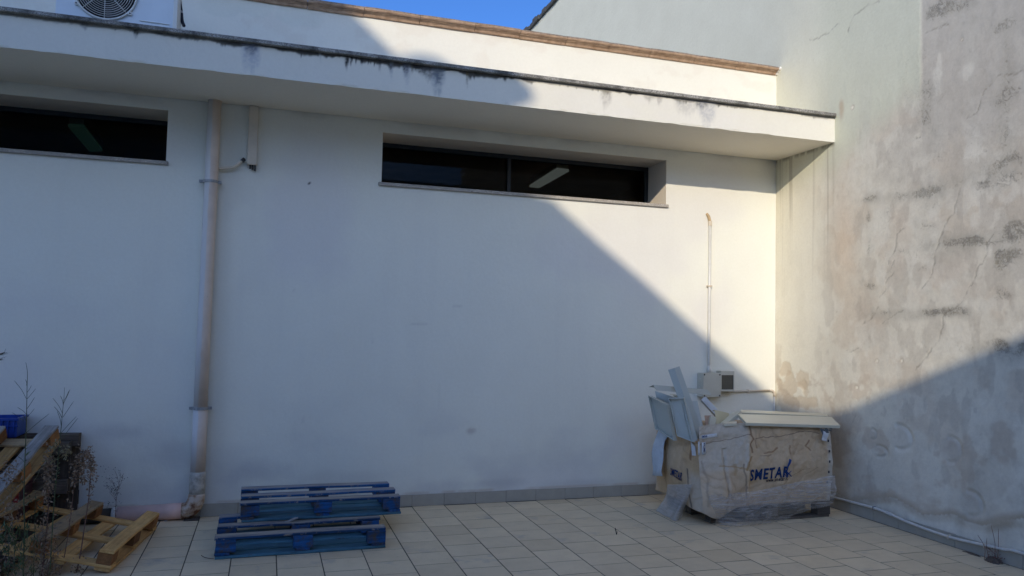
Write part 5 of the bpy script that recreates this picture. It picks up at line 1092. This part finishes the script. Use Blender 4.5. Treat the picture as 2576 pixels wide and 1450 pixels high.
gp = stalk_plant('green_weed', 'low green leafy weed at the bottom left corner', [(20, 1300), (22, 1370), (20, 1450)], -1.56, .004, M_GREENSTEM, [], leaf=dict(mat=M_LEAF, w=.0045, spots=[(random.uniform(0, 70), random.uniform(1330, 1450), random.uniform(-10, 10), random.uniform(-18, -4), random.uniform(.03, .08)) for _ in range(150)]))
stalk_plant('green_weed', 'small green weed growing between the dry stalks', [(90, 1240), (88, 1300), (86, 1370), (84, 1452)], -1.50, .0035, M_GREENSTEM, [], leaf=dict(mat=M_LEAF, w=.0035, spots=[(random.gauss(87, 8), random.uniform(1250, 1450), random.uniform(-10, 10), random.uniform(-16, -4), random.uniform(.02, .05)) for _ in range(70)]))
stalk_plant('wall_plant', 'small dark withered plant growing at the wall behind the pine pallet', [(304, 1188), (300, 1215), (295, 1240), (292, 1265), (290, 1298)], -.16, .0026, M_DRYSTEM,
            [rt(294, 1245, 280, 1205), rt(292, 1255, 268, 1225), rt(296, 1235, 310, 1198), rt(292, 1262, 276, 1240), rt(299, 1220, 288, 1182), rt(282, 1215, 264, 1200), rt(300, 1210, 312, 1190)], .0010,
            seeds=dict(mat=M_LEAFD, name='leaves', k=.62, spots=[(272, 1222, 5, 4, 26), (281, 1230, 3, 5, 26), (288, 1226, 4, 5, 34), (291, 1240, 3, 7, 36), (298, 1225, 3, 10, 30), (304, 1195, 4, 8, 20), (275, 1200, 8, 12, 26), (292, 1275, 5, 10, 30), (272, 1268, 4, 8, 18), (310, 1200, 6, 8, 12), (262, 1190, 7, 12, 10)]), group=None, cat='plant')
# pine sapling whose branch tip reaches in at the left edge
pn = thing('pine_sapling', 'dark green pine branch reaching in at the left edge of the picture', 'tree', (-7.62, -1.25, 0)); om = TR((7.62, 1.25, 0))
tip = px(13, 886, 1, -1.15); tip2 = px(4, 903, 1, -1.12)
MB().tube(smooth_path([(-7.62, -1.25, 0), (-7.60, -1.24, .6), (-7.63, -1.25, 1.2), (-7.61, -1.24, 1.75)], 4), [.018]*12+[.006], 8).build('trunk', M_DRYSTEM, pn, smooth=True, matrix=om)
br = MB(); nd = MB()
for e, zt in ((tip, 1.22), (tip2, 1.15), (np.array([-7.9, -1.5, 1.5]), 1.3), (np.array([-7.8, -1.0, 1.6]), 1.4), (np.array([-7.61, -1.24, 1.95]), 1.74)):
    st_ = np.array([-7.62, -1.25, zt]); path = smooth_path([st_, st_*.5+e*.5+np.array([0, 0, -.03]), e], 6); br.tube(path, [.006]*(len(path)-1)+[.002], 6)
    for i in range(150):
        t = random.random()**.6; p = st_*(1-t)+e*t+np.array([0, 0, -.10*t*(1-t)]); d = (e-st_)/np.linalg.norm(e-st_)*random.uniform(.5, 1.2)+np.array([random.gauss(0, .6), random.gauss(0, .6), random.gauss(.15, .6)]); blade(nd, p, d, random.uniform(.03, .055), .0011)
br.build('branches', M_DRYSTEM, pn, smooth=True, matrix=om); nd.build('crown', M_PINE, pn, matrix=om)['kind'] = 'stuff'
# reddish weed at the foot of the stained wall
rwd = thing('red_weed', 'reddish dry weed in a clump of soil at the foot of the stained wall', 'weed', (-.06, -2.70, 0)); om = TR((.06, 2.70, 0))
sm = MB()
for i in range(5):
    x_ = -.055+random.gauss(0, .012); y_ = -2.70+random.gauss(0, .018); h = random.uniform(.10, .30); sm.tube(smooth_path([(x_, y_, .0), (x_+random.gauss(0, .01), y_+random.gauss(0, .01), h*.5), (x_+random.gauss(-.01, .015), y_+random.gauss(0, .02), h)], 3), [.0018]*6+[.0008], 5)
sm.build('stems', M_REDSTEM, rwd, matrix=om)['kind'] = 'stuff'
lf = MB()
for i in range(55): blade(lf, (-.055+random.gauss(0, .018), -2.70+random.gauss(0, .03), abs(random.gauss(0, .05))), (random.gauss(0, 1), random.gauss(0, 1), .6), random.uniform(.012, .035), .003)
lf.build('leaves', M_REDSTEM, rwd, matrix=om)['kind'] = 'stuff'
def lump_mesh(cx, cy, rx, ry, h, seed, mat, name, n=26):
    U, V = np.meshgrid(np.linspace(-1, 1, n), np.linspace(-1, 1, n), indexing='ij'); r = np.hypot(U, V)+.8*(fbm(U*2.5+seed, V*2.5, seed, 4)-.5); z = h*np.clip(1-r, 0, 1)**.6*(.5+fbm(U*6, V*6, seed+1, 3))-.004
    return grid_obj(name, np.stack([cx+U*rx, cy+V*ry, z], -1), mat)
o = lump_mesh(0, 0, .045, .06, .05, 5, M_SOIL, 'soil'); o.parent = rwd
o = lump_mesh(-.035, -2.49, .022, .09, .014, 8, M_SOIL, 'soil_clump'); tag(o, 'dark crumbs of soil against the skirting of the stained wall', 'soil', kind='stuff')
# sprig in a joint of the tiles
sg = thing('tile_sprig', 'tiny dark sprig growing from a joint in the middle of the tiles', 'sprig', tuple(px(1551, 1345, 2, 0.0)))
m = MB(); m.tube(smooth_path([(0, 0, 0), (-.006, 0, .03), (-.012, .004, .055)], 3), [.004]*6+[.001], 6); m.tube([(0, 0, 0), (.010, 0, .028)], [.003, .001], 5); m.build('stem', M_LEAFD, sg)
# rubble by the floor pipe
for i, (u, v, sx, sy, sz) in enumerate([(252, 1326, .055, .03, .022), (271, 1322, .075, .028, .024), (262, 1331, .04, .03, .015), (405, 1310, .06, .03, .014), (417, 1312, .03, .02, .010)]):
    p = px(u, v, 2, 0.0); n_ = 7; me = bmesh.new(); bmesh.ops.create_icosphere(me, subdivisions=2, radius=.5)
    for vtx in me.verts: vtx.co = Vector((vtx.co.x*sx, vtx.co.y*sy, vtx.co.z*sz))*(1+random.gauss(0, .10))
    mm = bpy.data.meshes.new('rubble'); me.to_mesh(mm); me.free(); mm.materials.append(M_RUBBLE); o = place('rubble_chip', mm, loc=(p[0], p[1], sz*.5)); o.rotation_euler = (0, 0, random.uniform(-.4, .4))
    tag(o, ['white rubble chip lying left of its neighbour behind the pine pallet', 'longest white rubble chip behind the pine pallet', 'flat white rubble chip nearest the viewer behind the pine pallet', 'white rubble chip beside the floor pipe, right of the pine pallet', 'smallest white rubble chip at the far right by the floor pipe'][i], 'rubble', 'rubble by the floor pipe')
# dead twig by the blue pallets
tw = MB(); a = px(596, 1399, 2, .006) if False else px(513, 1398, 2, .006); tw.tube(smooth_path([px(506, 1397, 2, .03), px(514, 1402, 2, .012), px(527, 1405, 2, .006), px(538, 1406, 2, .006)], 4), .0022, 5)
tag(tw.build('twig', M_DRYSTEM), 'thin dead twig lying on the tiles left of the blue pallets', 'twig')
